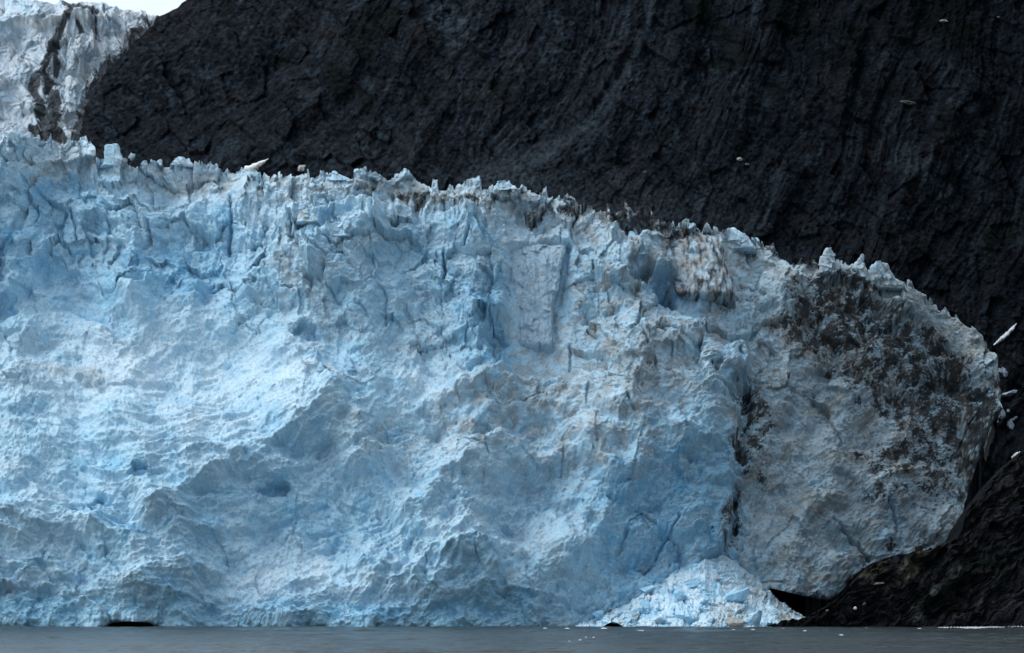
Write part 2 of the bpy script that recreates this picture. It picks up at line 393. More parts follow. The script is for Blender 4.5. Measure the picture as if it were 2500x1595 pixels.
    for cx, cy, rx, ry, a, w in [(742, 830, 32, 20, 0, 0.8), (780, 905, 8, 20, 0, 0.6), (860, 908, 10, 18, 0, 0.35), (672, 1214, 32, 14, 10, 0.7), (350, 1180, 24, 16, 0, 0.45), (250, 1247, 26, 22, 0, 0.4), (14, 748, 26, 20, 0, 0.5),
        (1590, 1290, 180, 150, 50, 0.42), (1650, 1190, 60, 60, 0, 0.5), (1500, 1180, 70, 50, 0, 0.35), (1220, 870, 40, 60, 0, 0.4), (240, 560, 36, 22, 0, 0.5), (1640, 715, 110, 36, -33, 0.75), (1250 - 45, 800, 34, 100, 0, 0.25), (2160, 1250, 50, 60, -20, 0.62),
        (2390, 925, 40, 30, -40, 0.6), (2250, 835, 26, 14, -20, 0.6), (700, 880, 40, 20, 0, 0.2), (30, 560, 30, 30, 0, 0.5), (160, 440, 40, 20, 0, 0.25), (1000, 1480, 600, 40, 0, 0.2), (410, 690, 150, 60, -15, 0.32), (480, 720, 60, 30, 0, 0.3), (60, 640, 120, 60, 0, 0.2), (1190, 740, 50, 90, 0, 0.25), (560, 540, 20, 70, 8, 0.45), (1150, 700, 60, 50, 0, 0.2), (1730, 1400, 90, 40, 20, 0.35), (1960, 1450, 150, 40, 0, 0.35)]:  # wide foot strip paints in shading along the waterline
        dens = dens + w * splat(X, P, cx, cy, rx, ry, a)
    dens = dens * (0.75 + 0.5 * sm(-0.5, 0.6, cb)) + 0.16 * sm(0.35, 0.9, cb + 0.4 * ca) + 0.30 * sm(0.93, 1.0, rid2) * (0.3 + 0.7 * upper) + 0.28 * sm(0.9, 1.0, rid1) * upper
    col = mixc(col, C_BLUE, dens)
    # fine grey silt over the tongue, more at right with dimmer light painted in
    silt_shade = 0.08 + 0.22 * sm(800, 1500, X) + 0.42 * sm(1750, 1950, X) * sm(560, 700, P)
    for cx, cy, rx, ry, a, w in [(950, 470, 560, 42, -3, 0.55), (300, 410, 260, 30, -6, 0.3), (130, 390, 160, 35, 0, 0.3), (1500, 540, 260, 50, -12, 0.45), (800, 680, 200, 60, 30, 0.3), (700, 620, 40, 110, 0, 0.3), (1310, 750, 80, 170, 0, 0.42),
        (1480, 700, 110, 90, 0, 0.4), (1560, 850, 220, 90, 0, 0.25), (1620, 640, 60, 60, 0, 0.5), (1740, 680, 90, 110, -20, 0.55), (1250, 960, 130, 60, 20, 0.4), (1580, 930, 90, 70, 0, 0.4), (930, 1080, 150, 60, 10, 0.3), (1200, 1050, 130, 80, 0, 0.25), (1480, 1120, 120, 60, 0, 0.28), (1440, 1000, 330, 150, 10, 0.30), (1650, 840, 180, 70, 0, 0.2), (1950, 1100, 160, 200, 0, 0.12),  # broad centre-right patches paint in the dimmer light
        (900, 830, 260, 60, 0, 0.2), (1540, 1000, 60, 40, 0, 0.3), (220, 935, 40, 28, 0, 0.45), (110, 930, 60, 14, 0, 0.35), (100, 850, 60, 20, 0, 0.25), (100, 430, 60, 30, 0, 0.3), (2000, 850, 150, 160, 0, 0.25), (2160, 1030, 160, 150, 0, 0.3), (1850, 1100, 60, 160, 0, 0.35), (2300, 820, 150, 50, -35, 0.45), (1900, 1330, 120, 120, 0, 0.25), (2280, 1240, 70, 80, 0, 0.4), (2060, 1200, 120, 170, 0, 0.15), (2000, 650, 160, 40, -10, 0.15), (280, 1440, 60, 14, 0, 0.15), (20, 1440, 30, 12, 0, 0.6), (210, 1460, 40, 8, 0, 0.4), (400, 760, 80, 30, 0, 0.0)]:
        silt_shade = silt_shade + w * splat(X, P, cx, cy, rx, ry, a)
    silt_shade = np.minimum(silt_shade, 1.1)
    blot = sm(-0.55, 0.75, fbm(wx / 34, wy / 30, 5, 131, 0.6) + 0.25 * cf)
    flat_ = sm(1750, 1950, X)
    silt_shade = np.clip(silt_shade * (0.35 + 0.3 * flat_ + (1.1 - 0.6 * flat_) * blot), 0, 0.9)
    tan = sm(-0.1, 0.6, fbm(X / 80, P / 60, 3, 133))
    col = mixc(col, C_GREY * (1 - 0.22 * sm(1500, 2100, X))[..., None], silt_shade * 0.85)  # grey darkens to the right: dirt and painted falloff of light
    col = mixc(col, C_TAN, silt_shade * tan * (0.34 + 0.2 * flat_))
    # rock rubble and black grit
    grit = np.zeros_like(X) + 0.02
    for cx, cy, rx, ry, a, w in [(2090, 735, 80, 45, -35, 0.85), (2190, 840, 130, 50, -36, 1.5), (2300, 925, 130, 50, -38, 1.2), (2330, 1030, 90, 60, -40, 1.0), (2380, 1130, 45, 130, 10, 1.4), (1990, 780, 110, 80, 10, 0.78), (2080, 860, 110, 60, -30, 0.7), (2200, 960, 130, 80, -30, 0.6), (2050, 700, 60, 18, -5, 0.5),
        (1830, 990, 34, 50, 10, 1.1), (1850, 1050, 40, 60, 0, 0.5), (1812, 1100, 34, 30, 0, 1.0), (1840, 1150, 40, 40, 0, 0.5), (1798, 1240, 14, 46, 0, 0.75), (1770, 1330, 50, 40, 20, 0.4), (1550, 530, 110, 30, -14, 0.85), (1650, 560, 60, 16, -10, 0.6), (1720, 640, 30, 80, 0, 0.5), (1760, 700, 28, 60, 5, 0.95), (1640, 620, 30, 60, 0, 0.3),
        (1930, 620, 90, 18, -24, 1.3), (1380, 515, 30, 20, 0, 0.55), (1300, 520, 40, 14, 0, 0.5), (1000, 478, 40, 12, 0, 0.55), (1110, 500, 90, 20, 0, 0.5), (1200, 470, 110, 14, -4, 0.3), (860, 470, 90, 20, 0, 0.25), (1450, 500, 60, 14, -12, 0.45), (980, 540, 60, 50, 0, 0.18), (1400, 880, 0.1, 0.1, 0, 0), (1750, 925, 20, 24, -30, 0.5), (2160, 1180, 60, 60, 0, 0.45), (2240, 1100, 90, 90, 0, 0.5), (2120, 1090, 80, 50, 0, 0.3), (2300, 1180, 60, 90, 0, 0.5),
        (1590, 920, 20, 30, 0, 0.35), (2200, 1330, 100, 24, 10, 0.5), (2000, 1452, 140, 12, 0, 0.6), (2100, 1420, 50, 30, 45, 0.7), (1490, 1500, 50, 14, 0, 0.6), (60, 460, 40, 14, 0, 0.2), (1780, 1280, 24, 40, 0, 0.6), (2430, 1000, 30, 60, 0, 1.2), (2420, 1060, 40, 60, 0, 1.5)]:
        if w: grit = grit + w * splat(X, P, cx, cy, rx, ry, a)
    gt_ = sm(2290, 2400, X + 0.12 * (P - 1150) + 40 * fbm(X / 50, P / 50, 3, 215)); grit = np.minimum(grit, 1.0) * (1 - gt_) + np.minimum(grit, 1.5) * gt_
    grit = grit * (1 - 0.25 * sm(0.6, 1.0, grit)); g1 = fbm(X / 30 + 0.3 * cb, P / 34, 5, 141, 0.7); g2 = noise(X / 5.0, P / 5.5, 143) + 0.6 * noise(X / 11, P / 13, 144)
    speck = sm(0.0, 0.4, grit * 0.98 - 0.44 + 0.55 * g1 + 0.30 * g2 + 0.30 * noise(X / 3.6, P / 4.0, 216))
    streak = sm(0.15, 0.6, ridged(X / 15 + 0.5 * noise(X / 40, P / 80, 4), P / 120, 3, 145) - 0.9 + 1.1 * np.clip(grit, 0, 1) + 0.3 * g1) * np.clip(flute + 0.3 * upper, 0, 1) * sm(0.05, 0.3, grit)
    black = np.clip(speck * sm(0.06, 0.25, grit) + 0.75 * streak, 0, 1)
    # scattered grit: every dirty patch carries small stones
    sp2 = sm(0.55, 0.75, noise(X / 4.2, P / 4.2, 147) * 0.8 + 0.5 * noise(X / 16, P / 14, 148) + 0.55 * silt_shade)
    black = np.clip(black + 0.2 * sp2 * sm(0.3, 0.8, silt_shade), 0, 1)
    c_grit = C_BLACK + (np.array((0.075, 0.062, 0.052), np.float32) - C_BLACK) * sm(-0.2, 0.6, fbm(X / 30, P / 30, 2, 149))[..., None]
    c_grit = c_grit * (1 - 0.6 * sm(2320, 2380, X + 0.12 * (P - 1150)))[..., None]
    col = col + (c_grit - col) * (black * 0.93)[..., None]
    col = np.clip(col, 0.015, 0.93)
    # ---------- cap (runs back from the crest) and underside
    NC, NU = 26, 22
    capV = []; capC = []
    for k in range(1, NC + 1):
        t = k / NC
        yb_ = YY[-1] + 75 * t ** 1.4
        wob = 2.2 * noise(xs / 22, xs * 0 + k * 0.7, 151) * min(1, t * 5) + 1.0 * noise(xs / 9, xs * 0 + k, 152) * min(1, t * 5)
        zc = ZZ[-1] - 14 * t ** 0.8 - 1.2 * t + np.minimum(wob, 0.2 + 9 * t)
        capV.append(np.stack([XX[-1] * (yb_ / YY[-1]) ** 0.6, yb_, zc], -1)); capC.append(col[-1])
    undV = []; undC = []
    for k in range(NU, 0, -1):
        t = k / NU
        yu = YY[0] + 45 * t
        zu = ZZ[0] + 1.5 * t * sm(0.0, 4.0, ZZ[0]) * 3 + 0.5 * noise(xs / 12, xs * 0 + k * 0.5, 153) * t - (1 - sm(0.0, 1.0, ZZ[0])) * 1.0
        if k > NU - 4: zu = np.minimum(zu, ZZ[0] * (NU - k) / 4.0 - 2.0)
        undV.append(np.stack([XX[0], yu, zu], -1)); undC.append(col[0] * 0 + np.array((0.02, 0.025, 0.032)))  # near black: shade under the ice put into the colour
    Vv = np.concatenate([np.array(undV), np.stack([XX, YY, ZZ], -1), np.array(capV)], 0)
    Cc = np.concatenate([np.array(undC), col, np.array(capC)], 0)
    return Vv, Cc

def add_glacier():
    V, Cc = build_glacier()
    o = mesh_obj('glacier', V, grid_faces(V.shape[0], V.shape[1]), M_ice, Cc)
    tag(o, 'huge pale blue tidewater glacier front rising from the grey water to a jagged crest', 'glacier')
    return V
GV = add_glacier()
print('glacier', GV.shape, GV.reshape(-1, 3).min(0), GV.reshape(-1, 3).max(0))

# ================================================================== UPPER ICEFALL
def add_icefall():
    y = np.arange(-420, 420, 2.0).astype(np.float32); x = np.arange(-420, 480, 2.0).astype(np.float32)
    X, P = np.meshgrid(x, y[::-1]); X = X.astype(np.float32); P = P.astype(np.float32)
    # crest line of the icefall
    cr = np.interp(x, [-420, -100, 0, 60, 90, 130, 150, 170, 220, 250, 270, 320, 380, 480], [-160, -60, -25, 4, 8, 14, 8, 14, 18, 10, 22, 34, 46, 62])
    cr = cr - 4 * ridged(x / 26, x * 0, 3, 5)
    rows = P.shape[0]
    v = np.linspace(0, 1, rows)[:, None]
    P = (415 + (cr[None, :] - 415) * v).astype(np.float32)
    Y = 1500 + (415 - P) * 0.19 * 0.75 + 10 * fbm(X / 150, P / 150, 3, 201) + 26 * sm(60, -30, P - cr)
    d = 0
    wx = X + 14 * noise(X / 40, P / 40, 203); wy = P + 14 * noise(X / 40, P / 40, 204)
    for sc, am, sd in ((60, 6, 205), (26, 3, 206), (11, 1.4, 207), (6, 0.7, 208)):
        f1, f2, pl, rid = cells(wx / sc, wy / (sc * 1.25), sd, 1.2)
        d = d + am * (0.7 * pl + 0.5 * (0.7 - f1))
    d += 3 * ridged(X / 26 + 0.5 * noise(X / 50, P / 50, 9), P / 110, 3, 209) * splat(X, P, 230, 130, 120, 110)
    for pts, a, w1, w2 in [([(-60, 70), (60, 62), (140, 62), (220, 62), (330, 55), (380, 55)], 7, 30, 12), ([(0, 265), (80, 285), (120, 330)], 6, 30, 30)]:
        D, S, T = line(X, P, pts); S = S + 5 * noise(X / 20, P / 20, 210)
        d = d + a * np.where(S > 0, np.exp(-S / w1), np.exp(S / w2))
    Z = HC + (HZ - P) * K * Y
    V = np.stack([(X - 1250) * K * Y, Y - 0.8 * d, Z + 0.35 * d * (v < 0.97)], -1)
    ca = fbm(wx / 60, wy / 45, 4, 211)
    col = mixc(np.broadcast_to(np.array((0.68, 0.76, 0.84), np.float32), X.shape + (3,)).copy(), C_ICE, 0.22 + 0.35 * ca)
    silt_shade = 0.25 + 0.3 * splat(X, P, 260, 140, 130, 120) + 0.35 * splat(X, P, 130, 330, 100, 40)
    silt_shade = silt_shade * (0.4 + sm(-0.5, 0.6, fbm(wx / 24, wy / 24, 4, 212, 0.6)))
    col = mixc(col, C_GREY, silt_shade)
    # thin ledges of fresh snow
    for pts, w_ in [([(40, 70), (100, 70), (150, 62), (215, 68)], 4), ([(250, 62), (290, 58), (370, 60)], 4)]:
        D, _, _ = line(X, P, pts); col = mixc(col, np.array((0.86, 0.88, 0.9)), np.exp(-(D / w_) ** 2) * sm(-0.3, 0.3, noise(X / 30, P / 12, 8) + 0.3))
    grit = 0
    for pts, w_, a in [([(160, 15), (195, 40), (175, 60), (150, 85), (130, 110), (122, 150), (105, 180), (88, 200), (85, 225), (95, 260), (105, 300), (150, 340)], 9, 1.2),
                       ([(180, 45), (240, 52)], 9, 1.1), ([(145, 85), (140, 130), (140, 180)], 6, 0.9), ([(110, 190), (130, 240), (135, 290), (120, 310)], 20, 0.85),
                       ([(75, 325), (160, 350)], 8, 1.1), ([(195, 80), (200, 100)], 5, 1.0), ([(240, 60), (236, 110)], 3, .6), ([(252, 20), (262, 50)], 4, 0.7), ([(200, 20), (204, 50)], 3, 0.7),
                       ([(395, 60), (330, 110), (280, 165), (235, 230), (205, 300), (195, 360)], 20, 0.8)]:
        D, _, _ = line(wx * 0.5 + X * 0.5, wy * 0.5 + P * 0.5, pts)
        grit = np.maximum(grit, a * np.exp(-(D / w_) ** 2 / 1.6))
    b = sm(0.25, 0.6, grit * 0.95 + 0.30 * fbm(wx / 18, wy / 22, 4, 213, 0.6) + 0.15 * noise(X / 4, P / 4, 214))
    col = mixc(col, C_BLACK * 1.3, b * 0.92)
    # back side of the crest
    cap = []
    for k in range(1, 12):
        t = k / 11
        cap.append(np.stack([V[-1, :, 0] * (1 + 0.08 * t), V[-1, :, 1] + 160 * t, V[-1, :, 2] - 5 * t + 2 * noise(x / 18, x * 0 + k, 215) * t], -1))
    V = np.concatenate([V, np.array(cap)], 0); col = np.concatenate([col, np.repeat(col[-1:], 11, 0)], 0)
    o = mesh_obj('icefall', V, grid_faces(V.shape[0], V.shape[1]), M_ice, col)
    tag(o, 'broken upper icefall with a black rubble stripe, high beside the dark mountain edge', 'icefall')
add_icefall()

# ================================================================== MOUNTAIN
def add_mountain():
    LE = [(-700, 1100), (-300, 700), (0, 452), (20, 430), (45, 380), (62, 372), (100, 330), (140, 292), (170, 262), (200, 240), (235, 222), (262, 205), (300, 196), (345, 194), (480, 190), (1250, 150), (1560, 120)]
    y = np.concatenate([np.arange(-640, 0, 6.0), np.arange(0, 1000, 2.2), np.arange(1000, 1546, 6.0)]).astype(np.float32)[::-1]
    le = np.interp(y, *zip(*LE)).astype(np.float32)
    le = le + 5 * ridged(y / 30, y * 0, 4, 301) - 3
    C = 1080
    u = np.linspace(0, 1, C)[None, :]
    right = 3000.0
    X = (le[:, None] + (right - le[:, None]) * u).astype(np.float32)
    P = np.broadcast_to(y[:, None], X.shape).astype(np.float32)
    crest = np.interp(X, [150, 600, 1200, 1800, 2450, 3000], [400, 440, 470, 600, 950, 1300])
    Yb = np.interp(X, [150, 400, 900, 1500, 2100, 2500, 3000], [1400, 1340, 1210, 1120, 1060, 1010, 960])
    sl = np.interp(X, [150, 900, 1600, 2200, 3000], [0.75, 0.8, 0.75, 0.6, 0.5])
    Y = Yb + sl * (crest - P) * K * Yb
    r = np.hypot(X - 0, P + 500); th = np.arctan2(P + 500, X)
    rw = r + 30 * fbm(X / 260, P / 260, 2, 303) + 4 * noise(X / 40, P / 40, 304); ar = th * 1600 + 30 * noise(X / 90, P / 90, 305)
    d = 15 * noise(rw / 230, ar / 700, 306) + 7 * noise(rw / 120, ar / 500, 307) + 2.6 * ridged(rw / 60, ar / 340, 2, 308)
    brk = sm(-0.6, 0.6, fbm(X / 150, P / 120, 3, 335))
    d += (0.3 + brk) * (1.1 * ridged(rw / 24, ar / 150, 3, 309) + 0.9 * noise(rw / 9, ar / 60, 310) + 0.5 * noise(rw / 5, ar / 20, 318)) + 1.5 * (1.2 - brk) * fbm(X / 26, P / 22, 4, 336, 0.6)
    wx = X + 6 * noise(X / 50, P / 50, 311); wy = P + 6 * noise(X / 50, P / 50, 312)
    for sc, am, sd in ((85, 4.5, 313), (36, 1.4, 314), (15, 0.7, 315), (7, 0.45, 316)):
        f1, f2, pl, rid = cells((wx * 0.75 + wy * 0.66) / sc, (wx * -0.66 + wy * 0.75) / (sc * 0.6), sd, 1.3)
        d = d + am * pl
    # gullies and ribs
    scree = 0
    for pts, w_, dep in [([(560, 470), (640, 430), (700, 370), (760, 310), (830, 255), (900, 190)], 26, -9), ([(735, 420), (752, 370), (765, 330)], 14, -7),
                         ([(1640, -40), (1590, 60), (1560, 130), (1500, 225), (1440, 300)], 20, -8), ([(1760, -30), (1730, 160), (1720, 260), (1680, 300)], 45, -12),
                         ([(2110, 80), (2080, 140), (2060, 230), (2040, 340)], 14, 7), ([(2350, 250), (2290, 370), (2200, 470), (2160, 560)], 40, 9),
                         ([(430, 430), (520, 330), (640, 200), (760, 90)], 30, -6), ([(1000, 380), (1080, 250), (1160, 120), (1200, 0)], 40, 8)]:
        D, _, _ = line(X, P, pts); D = D + 8 * noise(X / 30, P / 30, 317)
        d = d + dep * np.exp(-(np.clip(D, 0, None) / w_) ** 2)
    D, _, T = line(X, P, [(1180, 470), (1300, 395), (1380, 345), (1440, 300), (1480, 250), (1530, 190), (1560, 120), (1585, 60), (1600, -20)])
    rib = np.exp(-(D / np.interp(T, [0, 0.4, 1], [46, 15, 12])) ** 2 * 1.0)
    low = sm(150, 0, (crest - P)) * splat(X, P, 1450, 450, 420, 120, -12)
    smooth = np.clip(rib + 0.75 * low, 0, 0.9)
    d = d * (1 - smooth * 0.75) + 4 * rib
    edge = sm(0, 60, X - le[:, None])
    V = np.stack([(X - 1250) * K * Y, Y - 0.5 * d * (0.3 + 0.7 * edge), HC + (HZ - P) * K * Y + 0.05 * d * edge], -1)
    # own colours: shale, lighter broken rock, lichen, dark moss
    a = fbm(rw / 60, ar / 130, 4, 321, 0.6); b = fbm(X / 160, P / 130, 4, 322); c = fbm(rw / 14, ar / 40, 3, 323, 0.65)
    col = np.broadcast_to(np.array((0.030, 0.031, 0.036), np.float32), X.shape + (3,)).copy()
    col = mixc(col, np.array((0.066, 0.071, 0.078)), sm(0.0, 0.9, a + 0.5 * c + 0.2 * b) * 0.8)
    col = mixc(col, np.array((0.050, 0.040, 0.038)), sm(0.1, 0.8, b + 0.3 * c) * 0.7)
    col = mixc(col, np.array((0.052, 0.044, 0.028)), (splat(X, P, 1050, 110, 60, 50) + splat(X, P, 1790, 290, 30, 60) + splat(X, P, 2440, 540, 60, 50)) * sm(-0.2, 0.5, c) * 0.5)
    moss = sm(0.15, 0.7, fbm(X / 120, P / 90, 4, 325) + 0.3 * c + 0.8 * splat(X, P, 880, 120, 130, 140) + 0.9 * splat(X, P, 2150, 30, 400, 120) + 0.4 * splat(X, P, 1850, 150, 150, 150) - 0.3)
    col = mixc(col, np.array((0.010, 0.013, 0.011)), moss * 0.85)
    col = mixc(col, np.array((0.088, 0.088, 0.090)), smooth * 0.8)
    col = mixc(col, np.array((0.085, 0.09, 0.095)), sm(0.2, 0.8, splat(X, P, 2240, 430, 60, 130, 40) + splat(X, P, 2350, 265, 60, 20, -10) + splat(X, P, 1340, 130, 30, 40) + splat(X, P, 1100, 60, 60, 90, 40) + 0.6 * splat(X, P, 400, 200, 90, 120, 50) - 0.3 + 0.4 * c))
    fine = fbm(X / 9, P / 8, 3, 337, 0.7) + 0.8 * c
    col = col * (1 + 0.75 * np.clip(fine, -0.9, 1.2))[..., None]
    # pale quartz chips
    q = sm(0.92, 1.05, noise(X / 5, P / 4, 327) + 0.35 * noise(X / 70, P / 70, 328) + 0.25 * a)
    col = mixc(col, np.array((0.20, 0.19, 0.18)), q * 0.7)
    # haze and vignette put into the colour: rock darkens to the right
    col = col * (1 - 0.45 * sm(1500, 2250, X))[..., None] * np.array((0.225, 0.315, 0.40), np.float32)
    # left flank turning away from the lens
    fl = []; fc = []
    for k in range(14, 0, -1):
        t = k / 14
        yy = V[:, 0, 1] + 260 * t
        fl.append(np.stack([V[:, 0, 0] * (1 + 0.06 * t) + 3 * noise(y / 20, y * 0 + k, 330) * t, yy, V[:, 0, 2] - 10 * t + 4 * noise(y / 25, y * 0 + k, 331) * t], -1)); fc.append(col[:, 0])
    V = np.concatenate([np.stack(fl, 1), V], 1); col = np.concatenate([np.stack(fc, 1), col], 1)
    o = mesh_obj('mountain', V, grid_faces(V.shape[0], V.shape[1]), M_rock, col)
    tag(o, kind='structure')
    return V, o
MV, _ = add_mountain()
def hillY(px, py):
    V = MV
    p = HZ - (V[..., 2] - HC) / (K * V[..., 1]); x = V[..., 0] / (K * V[..., 1]) + 1250
    q = np.argmin((p - py) ** 2 + (x - px) ** 2)
    return float(V.reshape(-1, 3)[q, 1])

# ================================================================== ROCK AT THE WATER, RIGHT
def add_rock():
    x = np.arange(1840, 3000, 2.2).astype(np.float32)
    top = np.interp(x, [1840, 1900, 1960, 2010, 2060, 2095, 2120, 2150, 2200, 2270, 2335, 2345, 2352, 2365, 2400, 2440, 2500, 2700, 3000],
                    [1545, 1527, 1516, 1490, 1455, 1408, 1388, 1370, 1360, 1345, 1318, 1295, 1265, 1240, 1195, 1150, 1100, 960, 800]).astype(np.float32)
    top = top - 4 * ridged(x / 22, x * 0, 3, 401) + 1
    R = 330
    v = np.linspace(0, 1, R)[:, None]
    P = (1540 + (top[None, :] - 1540) * v).astype(np.float32); X = np.broadcast_to(x[None, :], P.shape).astype(np.float32)
    Y = 792 - 30 * sm(2100, 3000, X) + (1540 - P) * 0.1 * 0.62
    ux = (X * 0.66 - P * -0.75); vx = (X * 0.75 - P * 0.66)
    rw = X * 0.62 + P * 0.78 + 16 * fbm(X / 70, P / 70, 3, 403); ar = X * 0.78 - P * 0.62
    d = 4.0 * noise(rw / 95, ar / 300, 404) + 2.6 * ridged(rw / 44, ar / 150, 3, 405) + 1.2 * ridged(rw / 18, ar / 60, 3, 406) + 0.5 * noise(rw / 7, ar / 22, 407)
    for sc, am, sd in ((60, 2.4, 408), (26, 1.2, 409), (11, 0.6, 410)):
        _, _, pl, _ = cells(rw / (sc * 0.6), ar / sc, sd, 1.3); d = d + am * pl
    D, _, _ = line(X, P, [(2240, 1515), (2260, 1470), (2300, 1440), (2340, 1400)]); d += 2.5 * np.exp(-(D / 16) ** 2); rib = np.exp(-(D / 11) ** 2)
    d *= sm(0.0, 0.06, v) * sm(1.0, 0.97, v)
    V = np.stack([(X - 1250) * K * Y, Y - 0.6 * d, HC + (HZ - P) * K * Y + 0.15 * d], -1)
    c = fbm(rw / 16, ar / 50, 4, 411, 0.62); b = fbm(X / 90, P / 70, 3, 412)
    col = np.broadcast_to(np.array((0.014, 0.013, 0.015), np.float32), X.shape + (3,)).copy()
    col = mixc(col, np.array((0.050, 0.042, 0.044)), sm(0.0, 0.8, c + 0.3 * b) * 0.8)
    col = mixc(col, np.array((0.07, 0.06, 0.042)), sm(0.4, 0.9, splat(X, P, 2230, 1390, 90, 30, 40) + splat(X, P, 2130, 1400, 50, 20, 30) + 0.4 * c))
    col = mixc(col, np.array((0.10, 0.11, 0.095)), rib * sm(-0.4, 0.5, c) * 0.8)
    col = mixc(col, np.array((0.008, 0.011, 0.009)), sm(0.1, 0.6, fbm(X / 60, P / 50, 3, 414) + 0.3 * splat(X, P, 2400, 1400, 130, 90)) * 0.8)
    q = sm(0.95, 1.1, noise(X / 5, P / 4, 415) + 0.35 * b + 0.2 * c)
    col = mixc(col, np.array((0.16, 0.16, 0.15)), q * 0.6) * np.array((0.62, 0.70, 0.80))
    cap = []
    for k in range(1, 16):
        t = k / 15
        cap.append(np.stack([V[-1, :, 0] * (1 + 0.03 * t), V[-1, :, 1] + 70 * t, V[-1, :, 2] - 3 * t - 6 * t * t + 0.6 * noise(x / 12, x * 0 + k, 416) * t], -1))
    V = np.concatenate([V, np.array(cap)], 0); col = np.concatenate([col, np.repeat(col[-1:], 15, 0)], 0)
    o = mesh_obj('rock_outcrop', V, grid_faces(V.shape[0], V.shape[1]), M_rock, col)
    tag(o, 'dark brown bare rock ledge sloping into the water beside the glacier snout', 'rock outcrop')
    return V
RV = add_rock()

def surfY(px, py):
    """distance of the glacier face seen at px, py"""
    V = GV[22:22 + 600]
    ix = int(round((px + 320) / 2.1)); ix = min(max(ix, 0), V.shape[1] - 1)
    colz = V[:, ix]; p = HZ - (colz[:, 2] - HC) / (K * colz[:, 1])
    return float(colz[np.argmin(np.abs(p - py)), 1])

# ================================================================== FALLEN ICE HEAP
def lump(seed, sub=2, squash=(1, 1, 1), rough=0.35, facet=True, lo=0.35, hi=0.75):
    """one broken block: an icosphere cut by random planes"""
    rnd = np.random.RandomState(seed)
    import bmesh
    bm = bmesh.new(); bmesh.ops.create_icosphere(bm, subdivisions=sub, radius=1.0)
    V = np.array([v.co[:] for v in bm.verts], np.float32); F = np.array([[v.index for v in f.verts] for f in bm.faces], np.int32); bm.free()
    n = rnd.normal(size=(11, 3)); n /= np.linalg.norm(n, axis=1)[:, None]
    off = rnd.uniform(lo, hi, 11)
    for a, o in zip(n, off):
        s = V @ a - o
        V = V - np.clip(s, 0, None)[:, None] * a[None] * (0.95 if facet else 0.6)
    nn = noise(V[:, 0] * 2.3 + seed, V[:, 1] * 2.3 + V[:, 2] * 1.7, seed % 50) * 0.4 + noise(V[:, 0] * 5.3 + seed, V[:, 2] * 5.3 + V[:, 1], seed % 37) * 0.25
    V = V * (1 + rough * nn[:, None])
    return V * np.array(squash, np.float32), F

def block(name, px, py, Y, w, h, dep=None, seed=1, c=C_SNOW, c2=C_ICE, rot=0.0, mat=None, sub=3, rough=0.3, zmin=None, lo=0.35, hi=0.75):
    """a block of about w x h photo pixels centred at px, py, distance Y"""
    V, F = lump(seed, sub, rough=rough, lo=lo, hi=hi)
    V = V / (V.max(0) - V.min(0)) * 1.0
    V = V - (V.max(0) + V.min(0)) / 2
    k = K * Y
    ca, sa = math.cos(math.radians(rot)), math.sin(math.radians(rot))
    x = V[:, 0] * w * k; z = V[:, 2] * h * k; yv = V[:, 1] * (dep if dep else (w + h) / 2) * k
    V = np.stack([x * ca - z * sa, yv, x * sa + z * ca], -1)
    t = sm(-0.5, 0.5, noise(V[:, 0] * 0.8 + seed, V[:, 2] * 0.8, 17) + 0.5 * noise(V[:, 0] * 2.4, V[:, 2] * 2.4 + seed, 18))
    col = np.array(c)[None] * (1 - t[:, None]) + np.array(c2)[None] * t[:, None]
    o = mesh_obj(name, V, F, mat or M_ice, col.astype(np.float32), smooth=False)
    X, _, Z = world(px, py, Y)
    if zmin is not None: Z = max(Z, zmin)
    o.location = (X, Y, Z)
    return o

